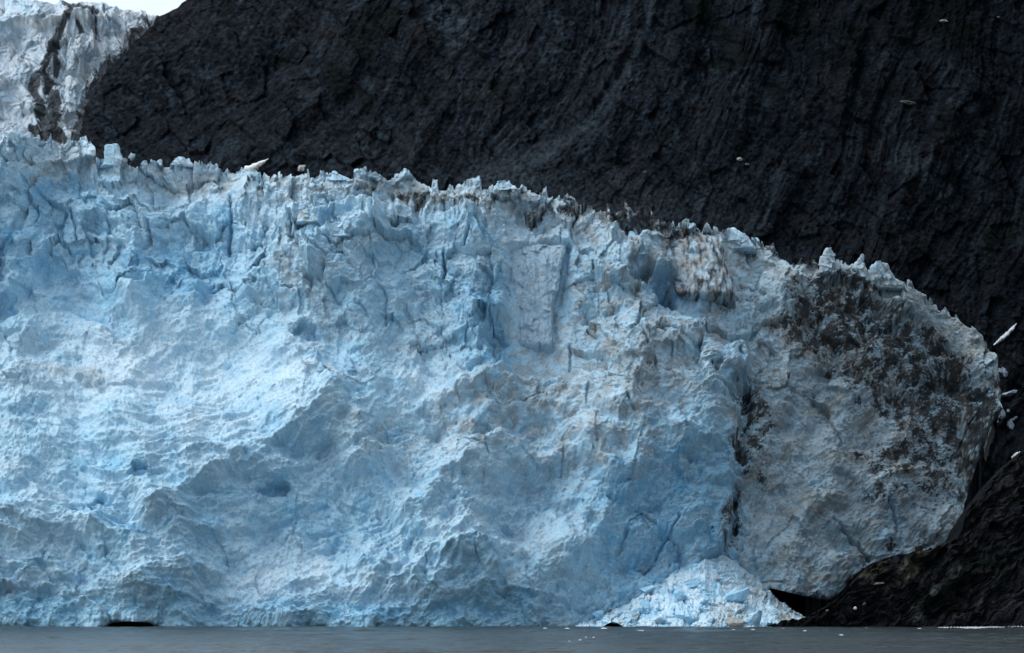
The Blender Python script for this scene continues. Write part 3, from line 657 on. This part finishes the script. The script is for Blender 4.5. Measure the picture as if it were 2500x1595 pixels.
def add_heap():
    x = np.arange(1405, 2010, 1.6).astype(np.float32)
    top = np.interp(x, [1405, 1470, 1500, 1560, 1600, 1640, 1690, 1730, 1765, 1800, 1830, 1880, 1930, 1960, 2010], [1536, 1508, 1492, 1462, 1428, 1402, 1376, 1364, 1356, 1375, 1400, 1445, 1490, 1514, 1540]).astype(np.float32)
    top = top - 5 * ridged(x / 40, x * 0, 3, 520) + 2
    R = 150
    v = np.linspace(0, 1, R)[:, None]
    hole = 11 * np.exp(-((x - 1497) / 30) ** 2)
    base = 1541 - hole * 2
    P = (base[None, :] + (top - base)[None, :] * v).astype(np.float32); X = np.broadcast_to(x[None, :], P.shape).astype(np.float32)
    apex = np.exp(-((X - 1740) / 230) ** 2)
    gy = np.array([surfY(float(q), float(min(t, np.interp(q, *zip(*BOT)) - 6))) for q, t in zip(x, top)]); gy = np.convolve(np.pad(gy, 12, 'edge'), np.ones(25) / 25, 'valid')
    Y = (792 - 9 * apex[0])[None, :] * (1 - v) + (gy + 1.0)[None, :] * v
    d = 0
    for sc, am, sd in ((60, 2.4, 501), (26, 1.3, 502), (12, 0.8, 503), (6, 0.35, 504)):
        f1, f2, pl, rid = cells(X / sc + 0.3 * noise(X / 20, P / 20, 6), P / sc * 1.2, sd, 1.4)
        d = d + am * (0.6 * pl + 0.5 * (0.7 - f1))
    d *= sm(0, 0.05, v) * sm(1.0, 0.9, v)
    V = np.stack([(X - 1250) * K * Y, Y - 0.75 * d, HC + (HZ - P) * K * Y + 0.5 * d], -1)
    f1, f2, pl, rid = cells(X / 15, P / 13, 503)
    t = 0.25 + 0.5 * sm(0.7, 0.9, rid) + 0.3 * fbm(X / 40, P / 40, 3, 505)
    col = mixc(np.broadcast_to(np.array((0.60, 0.74, 0.83), np.float32), X.shape + (3,)).copy(), C_ICE, t)
    col = mixc(col, C_TAN * 1.2, (0.6 * splat(X, P, 1850, 1420, 40, 70, -45) + 0.7 * splat(X, P, 1900, 1480, 60, 30, -40) + 0.8 * splat(X, P, 1790, 1500, 50, 30) + 0.7 * splat(X, P, 1950, 1515, 60, 14) + 0.5 * splat(X, P, 1540, 1512, 40, 14)) * sm(-0.4, 0.4, fbm(X / 12, P / 12, 3, 506)))
    g = sm(0.62, 0.9, noise(X / 5, P / 5, 507) + 0.6 * splat(X, P, 1900, 1470, 60, 20, -40) + 0.5 * splat(X, P, 1700, 1528, 200, 6) + 0.5 * splat(X, P, 1795, 1515, 40, 14))
    col = mixc(col, C_BLACK * 2, g * 0.7)
    cap = []
    for k in range(1, 10):
        t = k / 9
        cap.append(np.stack([V[-1, :, 0], V[-1, :, 1] + 22 * t, V[-1, :, 2] - 2.5 * t * t + 0.3 * noise(x / 9, x * 0 + k, 508) * t], -1))
    V = np.concatenate([V, np.array(cap)], 0); col = np.concatenate([col, np.repeat(col[-1:], 9, 0)], 0)
    o = mesh_obj('ice_heap', V, grid_faces(V.shape[0], V.shape[1]), M_ice, col, smooth=False)
    tag(o, 'pale fan-shaped heap of collapsed ice at the waterline under the glacier', 'ice heap')
add_heap()

HB = bpy.data.objects['ice_heap'].data
_hv = np.empty(len(HB.vertices) * 3, np.float32); HB.vertices.foreach_get('co', _hv); _hv = _hv.reshape(-1, 3)
def heapY(px, py):
    p = HZ - (_hv[:, 2] - HC) / (K * _hv[:, 1]); x = _hv[:, 0] / (K * _hv[:, 1]) + 1250
    m = np.hypot(p - py, x - px)
    return float(_hv[m < m.min() + 6, 1].min())
g = 'fallen ice blocks lying on the heap'
W_ = np.array((0.68, 0.78, 0.84)); B_ = np.array((0.36, 0.58, 0.76)); G_ = np.array((0.40, 0.41, 0.42)); D_ = np.array((0.12, 0.115, 0.11))
for px, py, Y, w, h, rot, c, c2, lb in [
    (1797, 1458, 773, 74, 40, 32, B_, C_ICE, 'largest blue ice block, slanting across the right half of the heap'),
    (1843, 1516, 766, 54, 38, 30, B_, B_ * 0.85, 'smooth blue ice block with its foot in the water at the heap'),
    (1582, 1440, 786, 42, 18, 20, B_, C_ICE, 'flat blue ice block on the left shoulder of the heap'),
    (1575, 1475, 782, 28, 22, -30, B_, C_ICE, 'tilted blue ice block low on the left side of the heap'),
    (1552, 1500, 779, 22, 14, 0, G_, B_, 'dull grey ice block beside the small dark cave mouth'),
    (1690, 1424, 783, 44, 24, 10, B_, C_ICE, 'wide blue ice block in the middle of the heap'),
    (1660, 1455, 779, 36, 28, -20, C_ICE, B_, 'pale blue ice block below the middle of the heap'),
    (1722, 1468, 777, 30, 18, 10, C_ICE, B_, 'small pale ice block left of the largest slanting block'),
    (1758, 1412, 788, 20, 10, 0, G_, C_ICE, 'small grey ice block near the top of the heap'),
    (1795, 1520, 766, 46, 28, 0, G_, C_TAN, 'dirty grey-brown ice block at the waterline left of the smooth blue one'),
    (1925, 1518, 772, 54, 16, 4, C_TAN, G_, 'long dirty ice slab at the right foot of the heap'),
    (1885, 1490, 772, 40, 26, -30, W_, C_ICE, 'white ice block on the right flank of the heap'),
    (1610, 1515, 775, 40, 16, 0, W_, C_ICE, 'low white ice block at the left foot of the heap'),
    (1460, 1499, 790, 30, 20, 0, C_ICE, B_, 'rounded ice block above the small dark cave mouth')]:
    Y = heapY(px, py) - 0.2 * min(w, h) * 0.1
    o = block('ice_block', px, py, Y, w, h, seed=px, c=c, c2=c2, rot=rot)
    tag(o, lb, 'ice block', g)

# ================================================================== SERACS
def serac(prof, Y, dep, seed, sq=3.0, fwd=0, cols=(C_SNOW, C_ICE), silt_shade=0.2, grit=0.0, blue=0.0, rough=0.25, segs=160, rings=90, bands=0.0, flat=1.0):
    """tower of ice: prof = [(row, left px, right px)] from foot to tip; rounded-box cross-section dep metres thick"""
    rows = np.linspace(0, 1, rings)
    pr = np.array(prof, float)
    tt = np.linspace(0, 1, len(pr))
    py = np.interp(rows, tt, pr[:, 0]); l = np.interp(rows, tt, pr[:, 1]); r = np.interp(rows, tt, pr[:, 2])
    aa = np.linspace(0, 2 * np.pi, 2001); ex = 2.0 / sq
    c0 = np.sign(np.cos(aa)) * np.abs(np.cos(aa)) ** ex; s0 = np.sign(np.sin(aa)) * np.abs(np.sin(aa)) ** ex
    ln = np.concatenate([[0], np.cumsum(np.hypot(np.diff(c0), np.diff(s0)))]); q = np.linspace(0, ln[-1], segs, endpoint=False)
    cx = np.interp(q, ln, c0); sy = np.interp(q, ln, s0); a = q
    Yr = np.interp(rows, tt, np.array(Y)) - fwd
    Yr = Yr + (dep * 1.1 + 3.0 + max(fwd, 0)) * sm(0.22, 0.0, rows)
    k_ = K * Yr
    W = (r - l) / 2 * k_; Cx = ((r + l) / 2 - 1250) * k_; Z = HC + (HZ - py) * k_
    dp = dep * np.clip((W / W.max()) ** 0.5, 0.15, 1) * np.interp(rows, [0, 0.8, 1], [1, 0.8, 0.5])
    X = Cx[:, None] + W[:, None] * cx[None]; YY = Yr[:, None] + dp[:, None] / 2 * sy[None]; ZZ = np.broadcast_to(Z[:, None], X.shape).copy()
    su = (a[None] * 3 + seed); sv = Z[:, None] / 3
    # unwrapped coordinates in metres
    yl = YY - Yr[:, None]; U = X + yl * 0.7 + seed * 3.1; Vv = ZZ - yl * 0.3
    _, _, pl, _ = cells(U / 3.4, Vv / 4.2, 601 + seed % 9, 1.2); _, _, pl2, _ = cells(U / 1.4, Vv / 1.6, 611 + seed % 9, 1.3)
    n = rough * (2.6 * pl + 1.5 * pl2 + 0.4 * fbm(U / 1.4, Vv / 1.6, 3, 621) + bands * ridged(U / 1.6, Vv / 14, 3, 623))
    endf = np.clip(1 - np.abs(rows - 0.5) * 2, 0.0, 1)[:, None] ** 0.3
    X = X + n * cx[None] * 0.6 * endf; YY = YY + n * sy[None] * flat; ZZ = ZZ + 0.3 * n * (rows[:, None] > 0.2)
    V = np.stack([X, YY, ZZ], -1)
    col = mixc(np.broadcast_to(cols[0], X.shape + (3,)).copy(), cols[1], 0.45 + 0.35 * fbm(U / 4, Vv / 4, 3, 625) + 0 * X)
    col = mixc(col, C_BLUE, blue * (0.7 + 0.4 * noise(U / 3, Vv / 3, 629)))
    sl = silt_shade * (0.5 + sm(-0.5, 0.6, fbm(U / 2.5, Vv / 3, 4, 631, 0.6)))
    col = mixc(col, C_GREY, sl); col = mixc(col, C_TAN, 0.5 * sl * sm(0, 0.5, noise(U / 5, Vv / 5, 633)))
    if grit > 0:
        gg = sm(0.1, 0.7, grit - 0.45 + 0.5 * ridged(U / 1.7, Vv / 13, 3, 635) * 0.6 + 0.5 * fbm(U / 1.5, Vv / 3, 4, 637, 0.65))
        col = mixc(col, C_BLACK * 1.3, gg * 0.9)
    # close the tip
    tipz = V[-1].mean(0) + np.array((0, 0, 0.05))
    VV = np.concatenate([V.reshape(-1, 3), tipz[None]]); CC = np.concatenate([col.reshape(-1, 3), col[-1].mean(0)[None]])
    F = grid_faces(rings, segs, True)
    k = (rings - 1) * segs; j = np.arange(segs)
    T = np.stack([k + j, k + (j + 1) % segs, np.full(segs, rings * segs), np.full(segs, rings * segs)], -1)
    import bmesh
    me = bpy.data.meshes.new('serac')
    faces = F.tolist() + [t[:3] for t in T.tolist()]
    me.from_pydata(VV.tolist(), [], faces); me.update()
    me.polygons.foreach_set('use_smooth', np.full(len(me.polygons), True))
    at = me.color_attributes.new('Col', 'FLOAT_COLOR', 'POINT')
    c = np.ones((len(VV), 4), np.float32); c[:, :3] = np.clip(CC, 0.01, 0.95); at.data.foreach_set('color', c.ravel())
    me.materials.append(M_ice)
    o = bpy.data.objects.new('serac', me); COL.objects.link(o)
    return o

gs = 'seracs standing out of the glacier'
SER = [
    # prof (row, left, right) foot -> tip
    ([(935, 1290, 1370), (880, 1270, 1352), (840, 1265, 1350), (800, 1259, 1346), (760, 1254, 1350), (700, 1247, 1364), (650, 1241, 1372), (622, 1237, 1378), (606, 1258, 1381), (596, 1310, 1382), (590, 1350, 1378)], 9, 3, 6.0,
     dict(silt_shade=0.16, cols=(np.array((0.40, 0.53, 0.64)), np.array((0.29, 0.46, 0.60))), rough=0.19, flat=1.3, segs=240, rings=180, bands=1.0), 'tall flat-faced grey ice slab leaning beside a long crack mid glacier', 0.6),
    ([(780, 1690, 1800), (720, 1650, 1790), (660, 1640, 1775), (610, 1645, 1768), (585, 1655, 1764), (572, 1700, 1760)], 13, 11, 3.5,
     dict(silt_shade=0.8, grit=0.5, rough=0.2, bands=1.2), 'squat grey serac with black vertical dirt streaks above a blue hollow', 0.8),
    ([(640, 1515, 1600), (610, 1522, 1580), (590, 1530, 1562), (566, 1537, 1546)], 5, 12, 2.4, dict(silt_shade=0.1, blue=0.15), 'slim pale blue ice spire just left of the dirt-streaked serac', 0),
    ([(430, 232, 320), (400, 254, 300), (372, 254, 292), (356, 256, 290), (353, 260, 288)], 6, 13, 5.0, dict(silt_shade=0.12, blue=0.12, rough=0.14), 'square-topped white ice tower on the crest near the icefall', 0),
    ([(420, 410, 480), (400, 420, 466), (390, 428, 452), (384, 434, 444)], 5, 14, 2.5, dict(silt_shade=0.3), 'rounded pale ice hump rising from the left part of the crest', 0),
    ([(450, 800, 862), (438, 806, 850), (428, 810, 832), (417, 812, 820)], 5, 15, 2.4, dict(silt_shade=0.1, blue=0.1), 'small blue-white pointed ice peak against the dark mountain foot', 0),
    ([(470, 1190, 1262), (455, 1202, 1240), (443, 1214, 1226)], 5, 16, 2.4, dict(silt_shade=0.25), 'low grey-white ice cone on the middle of the crest', 0),
    ([(640, 1745, 1860), (600, 1752, 1838), (575, 1766, 1820), (562, 1778, 1800), (557, 1786, 1792)], 8, 17, 2.6, dict(silt_shade=0.3), 'broad grey ice peak right of the dirt-streaked serac', 0),
    ([(615, 1830, 1866), (600, 1836, 1858), (583, 1838, 1850)], 3, 18, 3.0, dict(silt_shade=0.25), 'small stubby ice tooth on the crest above a black grit patch', 0),
    ([(690, 1990, 2080), (660, 2000, 2062), (635, 2004, 2040), (615, 2016, 2033), (604, 2026, 2031)], 6, 19, 2.6, dict(silt_shade=0.6, rough=0.5), 'leftmost of three pointed ice fangs on the right crest', 0),
    ([(715, 2070, 2135), (680, 2078, 2122), (650, 2084, 2112), (632, 2096, 2110), (620, 2102, 2108)], 6, 20, 2.8, dict(silt_shade=0.6, rough=0.5, grit=0.12), 'middle one of three pointed ice fangs on the right crest', -1),
    ([(730, 2112, 2215), (700, 2118, 2200), (670, 2122, 2176), (648, 2128, 2160), (637, 2138, 2150)], 8, 21, 2.8, dict(silt_shade=0.6, rough=0.5, grit=0.1), 'rightmost and widest of three ice fangs on the right crest', 0),
    #([(800, 1900, 1960), (770, 1908, 1948), (752, 1912, 1938), (740, 1918, 1926)], 4, 22, 2.5, dict(silt=0.4, blue=0.1), 'short brown-edged ice fin jutting from the face below the fangs', 1),
    ([(790, 1330, 1345), (700, 1400, 1400)], 1, 0, 2, None, None, 0),
    ([(690, 1600, 1660), (650, 1606, 1640), (620, 1618, 1640), (604, 1626, 1634)], 4, 23, 2.6, dict(silt_shade=0.2, blue=0.1), 'pale ice tooth between the blue spire and the dirty serac', 1),
    ([(560, 718, 790), (530, 726, 770), (510, 728, 752), (494, 712, 722)], 5, 24, 2.6, dict(silt_shade=0.45), 'curved brownish ice blade standing out of the fluted upper face', 1.5),
    ([(590, 800, 860), (570, 808, 852), (552, 812, 846), (545, 820, 842)], 4, 25, 3.5, dict(silt_shade=0.0, blue=0.12), 'clean wedge of ice in the snowy hollow of the upper face', 1.5),
    ([(915, 770, 796), (900, 774, 790), (890, 777, 785), (884, 780, 783)], 2, 26, 2.4, dict(silt_shade=0.0, blue=0.55), 'tiny deep blue spire, left one of a pair on the smooth slope', 1),
    ([(912, 845, 875), (900, 850, 866), (890, 852, 860), (882, 854, 858)], 2, 27, 2.4, dict(silt_shade=0.1, blue=0.3), 'tiny grey-blue spire, right one of a pair on the smooth slope', 1),
]
for prof, dep, seed, sq, kw, lb, fwd in SER:
    if kw is None: continue
    YS = []
    for (py_, l_, r_) in prof:
        c_ = (l_ + r_) / 2
        YS.append(surfY(c_, max(py_, np.interp(c_, *zip(*SKY)) + 10)))
    ti = np.linspace(0, 1, len(YS)); pf = np.polyfit(ti, YS, 1); YS = [float(pf[0] * q + pf[1]) for q in ti]
    o = serac(prof, YS, dep, seed, sq, fwd=fwd - dep * 0.25, **kw)
    tag(o, lb, 'serac', gs)

# ================================================================== LOOSE ICE, SNOW AND STONES ON THE SLOPES
def on(px, py, Y, w, h, seed, lb, cat, name, c, c2, rot=0, group=None, dep=None, rough=0.3):
    if Y in range(865, 880) or Y in (985, 960, 940, 950): Y = hillY(px, py) - 0.6
    o = block(name, px, py, Y, w, h, dep=dep or max(w, h) * 0.8, seed=seed, c=c, c2=c2, rot=rot, rough=0.6, lo=0.6, hi=0.95)
    tag(o, lb, cat, group); return o
S_ = np.array((0.34, 0.40, 0.48)); S2 = np.array((0.20, 0.25, 0.31))
ga = 'loose ice lumps on the dark rock at the right margin'
on(2447, 915, 876, 30, 38, 31, 'pointed grey ice lump on black rock, topmost of the right margin', 'ice lump', 'ice_lump', S2, S2 * .7, 0, ga)
on(2462, 962, 874, 46, 14, 32, 'thin arched ice lump below the pointed grey one', 'ice lump', 'ice_lump', S_, S2, 14, ga)
on(2420, 1024, 872, 46, 18, 33, 'long white ice lump lying left in the lower cluster', 'ice lump', 'ice_lump', S_, S_, -24, ga)
on(2444, 1010, 871, 24, 30, 34, 'upright white ice lump at the middle of the lower cluster', 'ice lump', 'ice_lump', S_, S2, 0, ga)
on(2466, 1036, 870, 16, 34, 35, 'narrow ice lump slanting down at the right of the cluster', 'ice lump', 'ice_lump', S_, S2, 20, ga)
on(2474, 1023, 870, 24, 8, 36, 'tiny ice sliver pointing up right beside the cluster', 'ice lump', 'ice_lump', S_, S_, 28, ga)
on(2431, 997, 872, 14, 10, 37, 'small round ice lump above the cluster on black rock', 'ice lump', 'ice_lump', S_, S2, 0, ga)
on(2462, 1003, 872, 8, 8, 38, 'speck of ice at the upper right of the cluster', 'ice lump', 'ice_lump', S_, S2, 0, ga)
on(322, 383, 1010, 18, 20, 39, 'round grey ice boulder perched on the crest against the mountain', 'ice boulder', 'ice_boulder', G_, C_ICE * .8, 0)
on(305, 392, 1010, 14, 10, 40, 'small dull ice boulder left of the round perched one', 'ice boulder', 'ice_boulder', G_, D_, 0)
on(738, 412, 960, 26, 22, 41, 'pale grey leaning ice boulder on the crest at a gully foot', 'ice boulder', 'ice_boulder', G_ * 1.2, G_, 30)
on(1582, 697, 872, 16, 12, 42, 'small white ice boulder on the lip of the blue hollow', 'ice boulder', 'ice_boulder', W_, W_, 0)
gst = 'pale stones on the dark slopes'
on(1806, 389, 985, 16, 9, 43, 'bright white stone alone on the dark slope above the crest', 'stone', 'stone', np.array((.45, .44, .40)), np.array((.4, .38, .35)), -10, gst)
on(1825, 402, 985, 14, 6, 44, 'dim grey stone just below the bright white stone', 'stone', 'stone', np.array((.12, .14, .15)), np.array((.1, .1, .1)), -10, gst)
on(2308, 52, 960, 28, 8, 45, 'long pale stone high on the right mountain wall', 'stone', 'stone', np.array((.24, .21, .20)), np.array((.16, .14, .13)), -5, gst)
on(2437, 42, 940, 10, 5, 46, 'little pale stone near the top right of the mountain', 'stone', 'stone', np.array((.2, .19, .18)), np.array((.14, .13, .12)), 0, gst)
on(2218, 252, 950, 46, 12, 47, 'grey-green flat stone ledge on the mountain wall', 'stone', 'stone', np.array((.07, .085, .085)), np.array((.06, .07, .07)), -12, gst)
on(1575, 422, 985, 16, 10, 48, 'squat dark grey stone on the scree above the crest', 'stone', 'stone', np.array((.10, .11, .12)), np.array((.05, .05, .05)), 0, gst)
on(2428, 1321, 800, 13, 7, 49, 'small bright snow remnant alone on the brown rock ledge', 'snow remnant', 'snow_patch', np.array((.8, .85, .88)), W_, 0)
on(2088, 1485, 790, 9, 8, 50, 'white ice chunk on the dark shore rock by the water', 'ice chunk', 'ice_chunk', np.array((.6, .65, .7)), W_, 0)
on(2110, 1475, 790, 10, 6, 51, 'dull grey stone up right of the white ice chunk', 'stone', 'stone', np.array((.14, .15, .14)), np.array((.1, .1, .1)), 30, gst)
on(2142, 1425, 795, 34, 8, 52, 'long pinkish stone below the snout edge on the brown rock', 'stone', 'stone', np.array((.20, .17, .17)), np.array((.12, .1, .1)), 8, gst)
on(2020, 1491, 790, 8, 5, 53, 'small grey stone inside the dark gap under the ice', 'stone', 'stone', np.array((.2, .2, .2)), np.array((.15, .15, .15)), 0, gst)
on(2244, 1341, 812, 22, 20, 54, 'black boulder sitting against the foot of the dirty ice', 'boulder', 'boulder', np.array((.015, .015, .015)), np.array((.02, .02, .02)), 0)

def strip(name, pts, Y0, Y1, lb, cat, c, thick=3.0):
    """snow patch: pts = [(px, py, half width px)] along its length, domed"""
    n = 60; m = 16
    t = np.linspace(0, 1, n); tt = np.linspace(0, 1, len(pts)); p = np.array(pts, float)
    x = np.interp(t, tt, p[:, 0]); y = np.interp(t, tt, p[:, 1]); w = np.interp(t, tt, p[:, 2]) * np.clip(1 + 0.5 * noise(t * 7, t * 0, 71) + (0.6 if thick < 3 else 0.1) * noise(t * 21, t * 0, 72), 0.2, 2)
    Yc = lerp(Y0, Y1, t)
    dx = np.gradient(x); dy = np.gradient(y); l = np.hypot(dx, dy); nx, ny = -dy / l, dx / l
    a = np.linspace(0, 2 * np.pi, m, endpoint=False)
    q = np.cos(a)[None]; hgt = np.sin(a)[None]
    px = x[:, None] + nx[:, None] * w[:, None] * q; py = y[:, None] + ny[:, None] * w[:, None] * q
    YY = Yc[:, None] - hgt * thick * np.clip(w / w.max(), 0.1, 1)[:, None] + 0.5 * noise(px / 9, py / 9, 3)
    V = np.stack([(px - 1250) * K * Yc[:, None], YY, HC + (HZ - py) * K * Yc[:, None] + 0 * YY], -1)
    col = np.broadcast_to(np.array(c, np.float32), V.shape)
    o = mesh_obj(name, V, grid_faces(n, m, True), M_ice, np.ascontiguousarray(col))
    tag(o, lb, cat); return o
strip('snow_patch', [(655, 388, 1), (641, 397, 5), (628, 404, 8), (614, 416, 13), (598, 430, 16), (575, 450, 14)], hillY(655, 388) - 3, hillY(575, 440) - 6, 'white wedge of old snow in the gully foot above the crest', 'snow patch', (.8, .82, .84))
strip('snow_patch', [(2482, 790, 1), (2470, 805, 5), (2455, 820, 5), (2440, 832, 4), (2426, 843, 1.5)], hillY(2482, 790) - 2, hillY(2426, 843) - 2, 'narrow slanting streak of snow on the right margin wall', 'snow patch', (.55, .60, .66), 2)
strip('snow_patch', [(2470, 1118, 3), (2485, 1110, 7), (2500, 1112, 8), (2530, 1118, 6)], hillY(2470, 1118) - 2, hillY(2530, 1118) - 2, 'snow lumps at the right edge in the gap above the brown ledge', 'snow patch', (.5, .58, .66), 2)

# ================================================================== FLOATING ICE
gf = 'small ice floes drifting along the glacier foot'
rnd = random.Random(5)
def sea(px, py):
    Y = -HC / ((HZ - py) * K)
    return (px - 1250) * K * Y, Y
FL = [(1565, 1541, 20, 3, 'flat white floe just off the left foot of the ice heap'), (1416, 1564, 9, 2.5, 'round white floe, biggest of the drifting few left of the heap'),
      (1505, 1558, 16, 2, 'long thin white floe drifting below the small cave mouth'), (1430, 1557, 5, 1.5, 'speck of a floe up right of the round one'), (1450, 1557, 6, 1.5, 'speck of a floe between the round floe and the long thin one'),
      (1390, 1567, 5, 1.5, 'faint floe left of the round white one'), (1720, 1534, 14, 3, 'white floe touching the middle of the heap foot'), (1792, 1539, 12, 3, 'white floe off the dirty block at the heap foot'),
      (1838, 1538, 12, 3, 'white floe off the smooth blue block'), (1822, 1573, 4, 1.5, 'lone speck floe far out below the heap'), (1910, 1536, 18, 3, 'flat floe in front of the right foot of the heap'),
      (1960, 1538, 14, 3, 'flat floe between the heap and the rock shore'), (2010, 1534, 20, 3, 'brightest long floe under the dark shore rock'), (1965, 1541, 9, 2, 'short floe hugging the one beyond the heap'),
      (2055, 1552, 12, 2.5, 'white floe farther out off the dark shore rock'), (2118, 1534, 16, 3, 'white floe close to the brown ledge foot'), (2134, 1535, 8, 2, 'little floe tight beside the ledge-foot floe'),
      (2203, 1549, 8, 2, 'small floe out from the ribbed brown ledge'), (2275, 1544, 6, 2, 'tiny floe off the right part of the ledge'), (2246, 1535, 10, 2, 'pale floe by the start of the shore foam line'),
      (2382, 1535, 10, 2.5, 'small floe lying against the middle of the foam line'), (1330, 1531, 12, 3, 'small white floe touching the ice wall left of the small cave'), (1385, 1535, 14, 3, 'white floe at the ice foot by the small cave'), (1475, 1533, 22, 4, 'white ice pieces in the small cave mouth'),
      (2450, 1563, 12, 2, 'dim floe at the lower right of the water')]
for px, py, w, h, lb in FL:
    py2 = max(py, 1535.5)
    x, Y = sea(px, py2)
    V, F = lump(int(px), 2, rough=0.3)
    kk = K * Y
    V = V / (V.max(0) - V.min(0)) * np.array((w * kk, w * kk * 0.8, max(h * kk * 1.25, 0.25)), np.float32)
    o = mesh_obj('ice_floe', V, F, M_ice, np.ascontiguousarray(np.broadcast_to(np.array((0.66, 0.72, 0.76), np.float32), V.shape)), smooth=False)
    o.location = (x, Y, 0.05)
    tag(o, lb, 'ice floe', gf)

# shore foam: one ragged band of white water along the ledge foot
def foam():
    n = 260
    px = np.linspace(2290, 2620, n); base = 1532.5 - (px - 2290) * 0.012
    V = []
    for k, q in enumerate(np.linspace(-1, 1, 5)):
        w = (2.2 + 1.6 * noise(px / 14, px * 0, 81) + 0.9 * noise(px / 5, px * 0, 82)) * np.clip((px - 2288) / 60, 0.15, 1)
        py = base + 2 + q * np.clip(w, 0.3, 5) * 0.55
        Y = -HC / ((HZ - py) * K)
        V.append(np.stack([(px - 1250) * K * Y, Y, 0.03 + 0.35 * (1 - q * q) * np.clip(0.6 + noise(px / 4, px * 0 + k, 83), 0.1, 1)], -1))
    V = np.array(V)
    o = mesh_obj('foam', V, grid_faces(5, n), M_ice, np.ascontiguousarray(np.broadcast_to(np.array((0.5, 0.54, 0.57), np.float32), V.shape)))
    tag(o, kind='stuff')
foam()

# ================================================================== WATER
def add_water():
    x = np.concatenate([[-6000, -900], np.arange(-330, 331, 1.1), [1200, 9000.0]]); y = np.concatenate([[-400, 100], np.arange(400, 802, 0.9), [1000, 9000.0]])
    X, Y = np.meshgrid(x, y)
    f = sm(-330, -300, X) * sm(330, 300, X) * sm(400, 425, Y) * sm(800, 790, Y)
    h = 0.30 * noise(X / 9 + 0.02 * Y, Y / 5.5, 701) + 0.18 * noise(X / 4.2, Y / 2.8, 702) + 0.08 * noise(X / 2.2, Y / 1.9, 703)
    h *= 0.6 + 0.8 * sm(-0.5, 0.5, fbm(X / 60, Y / 40, 2, 704))
    V = np.stack([X, Y, h * f], -1)
    o = mesh_obj('water', V, grid_faces(len(y), len(x)), M_water, smooth=True); tag(o, kind='structure')
add_water()

# ================================================================== LIGHT
w = bpy.data.worlds.new('World'); scene.world = w; w.use_nodes = True
nt = w.node_tree; N = nt.nodes; L = nt.links
N.clear()
SUN_EL, SUN_AZ = math.radians(52), math.radians(-60)
out = N.new('ShaderNodeOutputWorld')
sky = N.new('ShaderNodeTexSky'); sky.sky_type = 'NISHITA'; sky.sun_disc = False
sky.sun_elevation = SUN_EL; sky.sun_rotation = SUN_AZ; sky.dust_density = 3.0; sky.air_density = 1.2
b1 = N.new('ShaderNodeBackground'); b1.inputs['Strength'].default_value = 0.06
L.new(sky.outputs[0], b1.inputs['Color'])
tc = N.new('ShaderNodeTexCoord'); sep = N.new('ShaderNodeSeparateXYZ'); L.new(tc.outputs['Generated'], sep.inputs[0])
mr = N.new('ShaderNodeMapRange'); mr.inputs['From Min'].default_value = 0; mr.inputs['From Max'].default_value = 1
mr.inputs['To Min'].default_value = 0.86; mr.inputs['To Max'].default_value = 1.12
L.new(sep.outputs['Z'], mr.inputs['Value'])
ml = N.new('ShaderNodeMapRange'); ml.inputs['From Min'].default_value = -0.8; ml.inputs['From Max'].default_value = 0.8
ml.inputs['To Min'].default_value = 1.4; ml.inputs['To Max'].default_value = 0.35
L.new(sep.outputs['X'], ml.inputs['Value'])
mm = N.new('ShaderNodeMath'); mm.operation = 'MULTIPLY'; L.new(mr.outputs[0], mm.inputs[0]); L.new(ml.outputs[0], mm.inputs[1])
b2 = N.new('ShaderNodeBackground'); b2.inputs['Color'].default_value = (0.86, 0.95, 1.0, 1)
L.new(mm.outputs[0], b2.inputs['Strength'])
ad = N.new('ShaderNodeAddShader'); L.new(b1.outputs[0], ad.inputs[0]); L.new(b2.outputs[0], ad.inputs[1]); L.new(ad.outputs[0], out.inputs['Surface'])
sl = bpy.data.lights.new('sun', 'SUN'); sl.energy = 1.05; sl.angle = math.radians(32); sl.color = (1.0, 0.99, 0.97)
so = bpy.data.objects.new('sun', sl); COL.objects.link(so)
# from the upper left, a little behind the boat
dirv = np.array((-0.62, -0.10, 0.85)); dirv /= np.linalg.norm(dirv)
from mathutils import Vector
so.rotation_euler = Vector(dirv.tolist()).to_track_quat('Z', 'Y').to_euler()
so.location = (-200, -200, 500)
sky.sun_elevation = math.asin(dirv[2]); sky.sun_rotation = math.atan2(dirv[0], dirv[1])

# ================================================================== CAMERA
cam = bpy.data.cameras.new('camera'); co = bpy.data.objects.new('camera', cam); COL.objects.link(co)
cam.sensor_width = 36; cam.lens = 36 / (2500 * K); cam.shift_y = (HZ - 797.5) / 2500
cam.clip_start = 1; cam.clip_end = 20000
co.location = (0, 0, HC); co.rotation_euler = (math.radians(90), 0, 0)
scene.camera = co
vs = scene.view_settings
vs.view_transform = 'Standard'; vs.look = 'None'; vs.exposure = 0; vs.gamma = 1
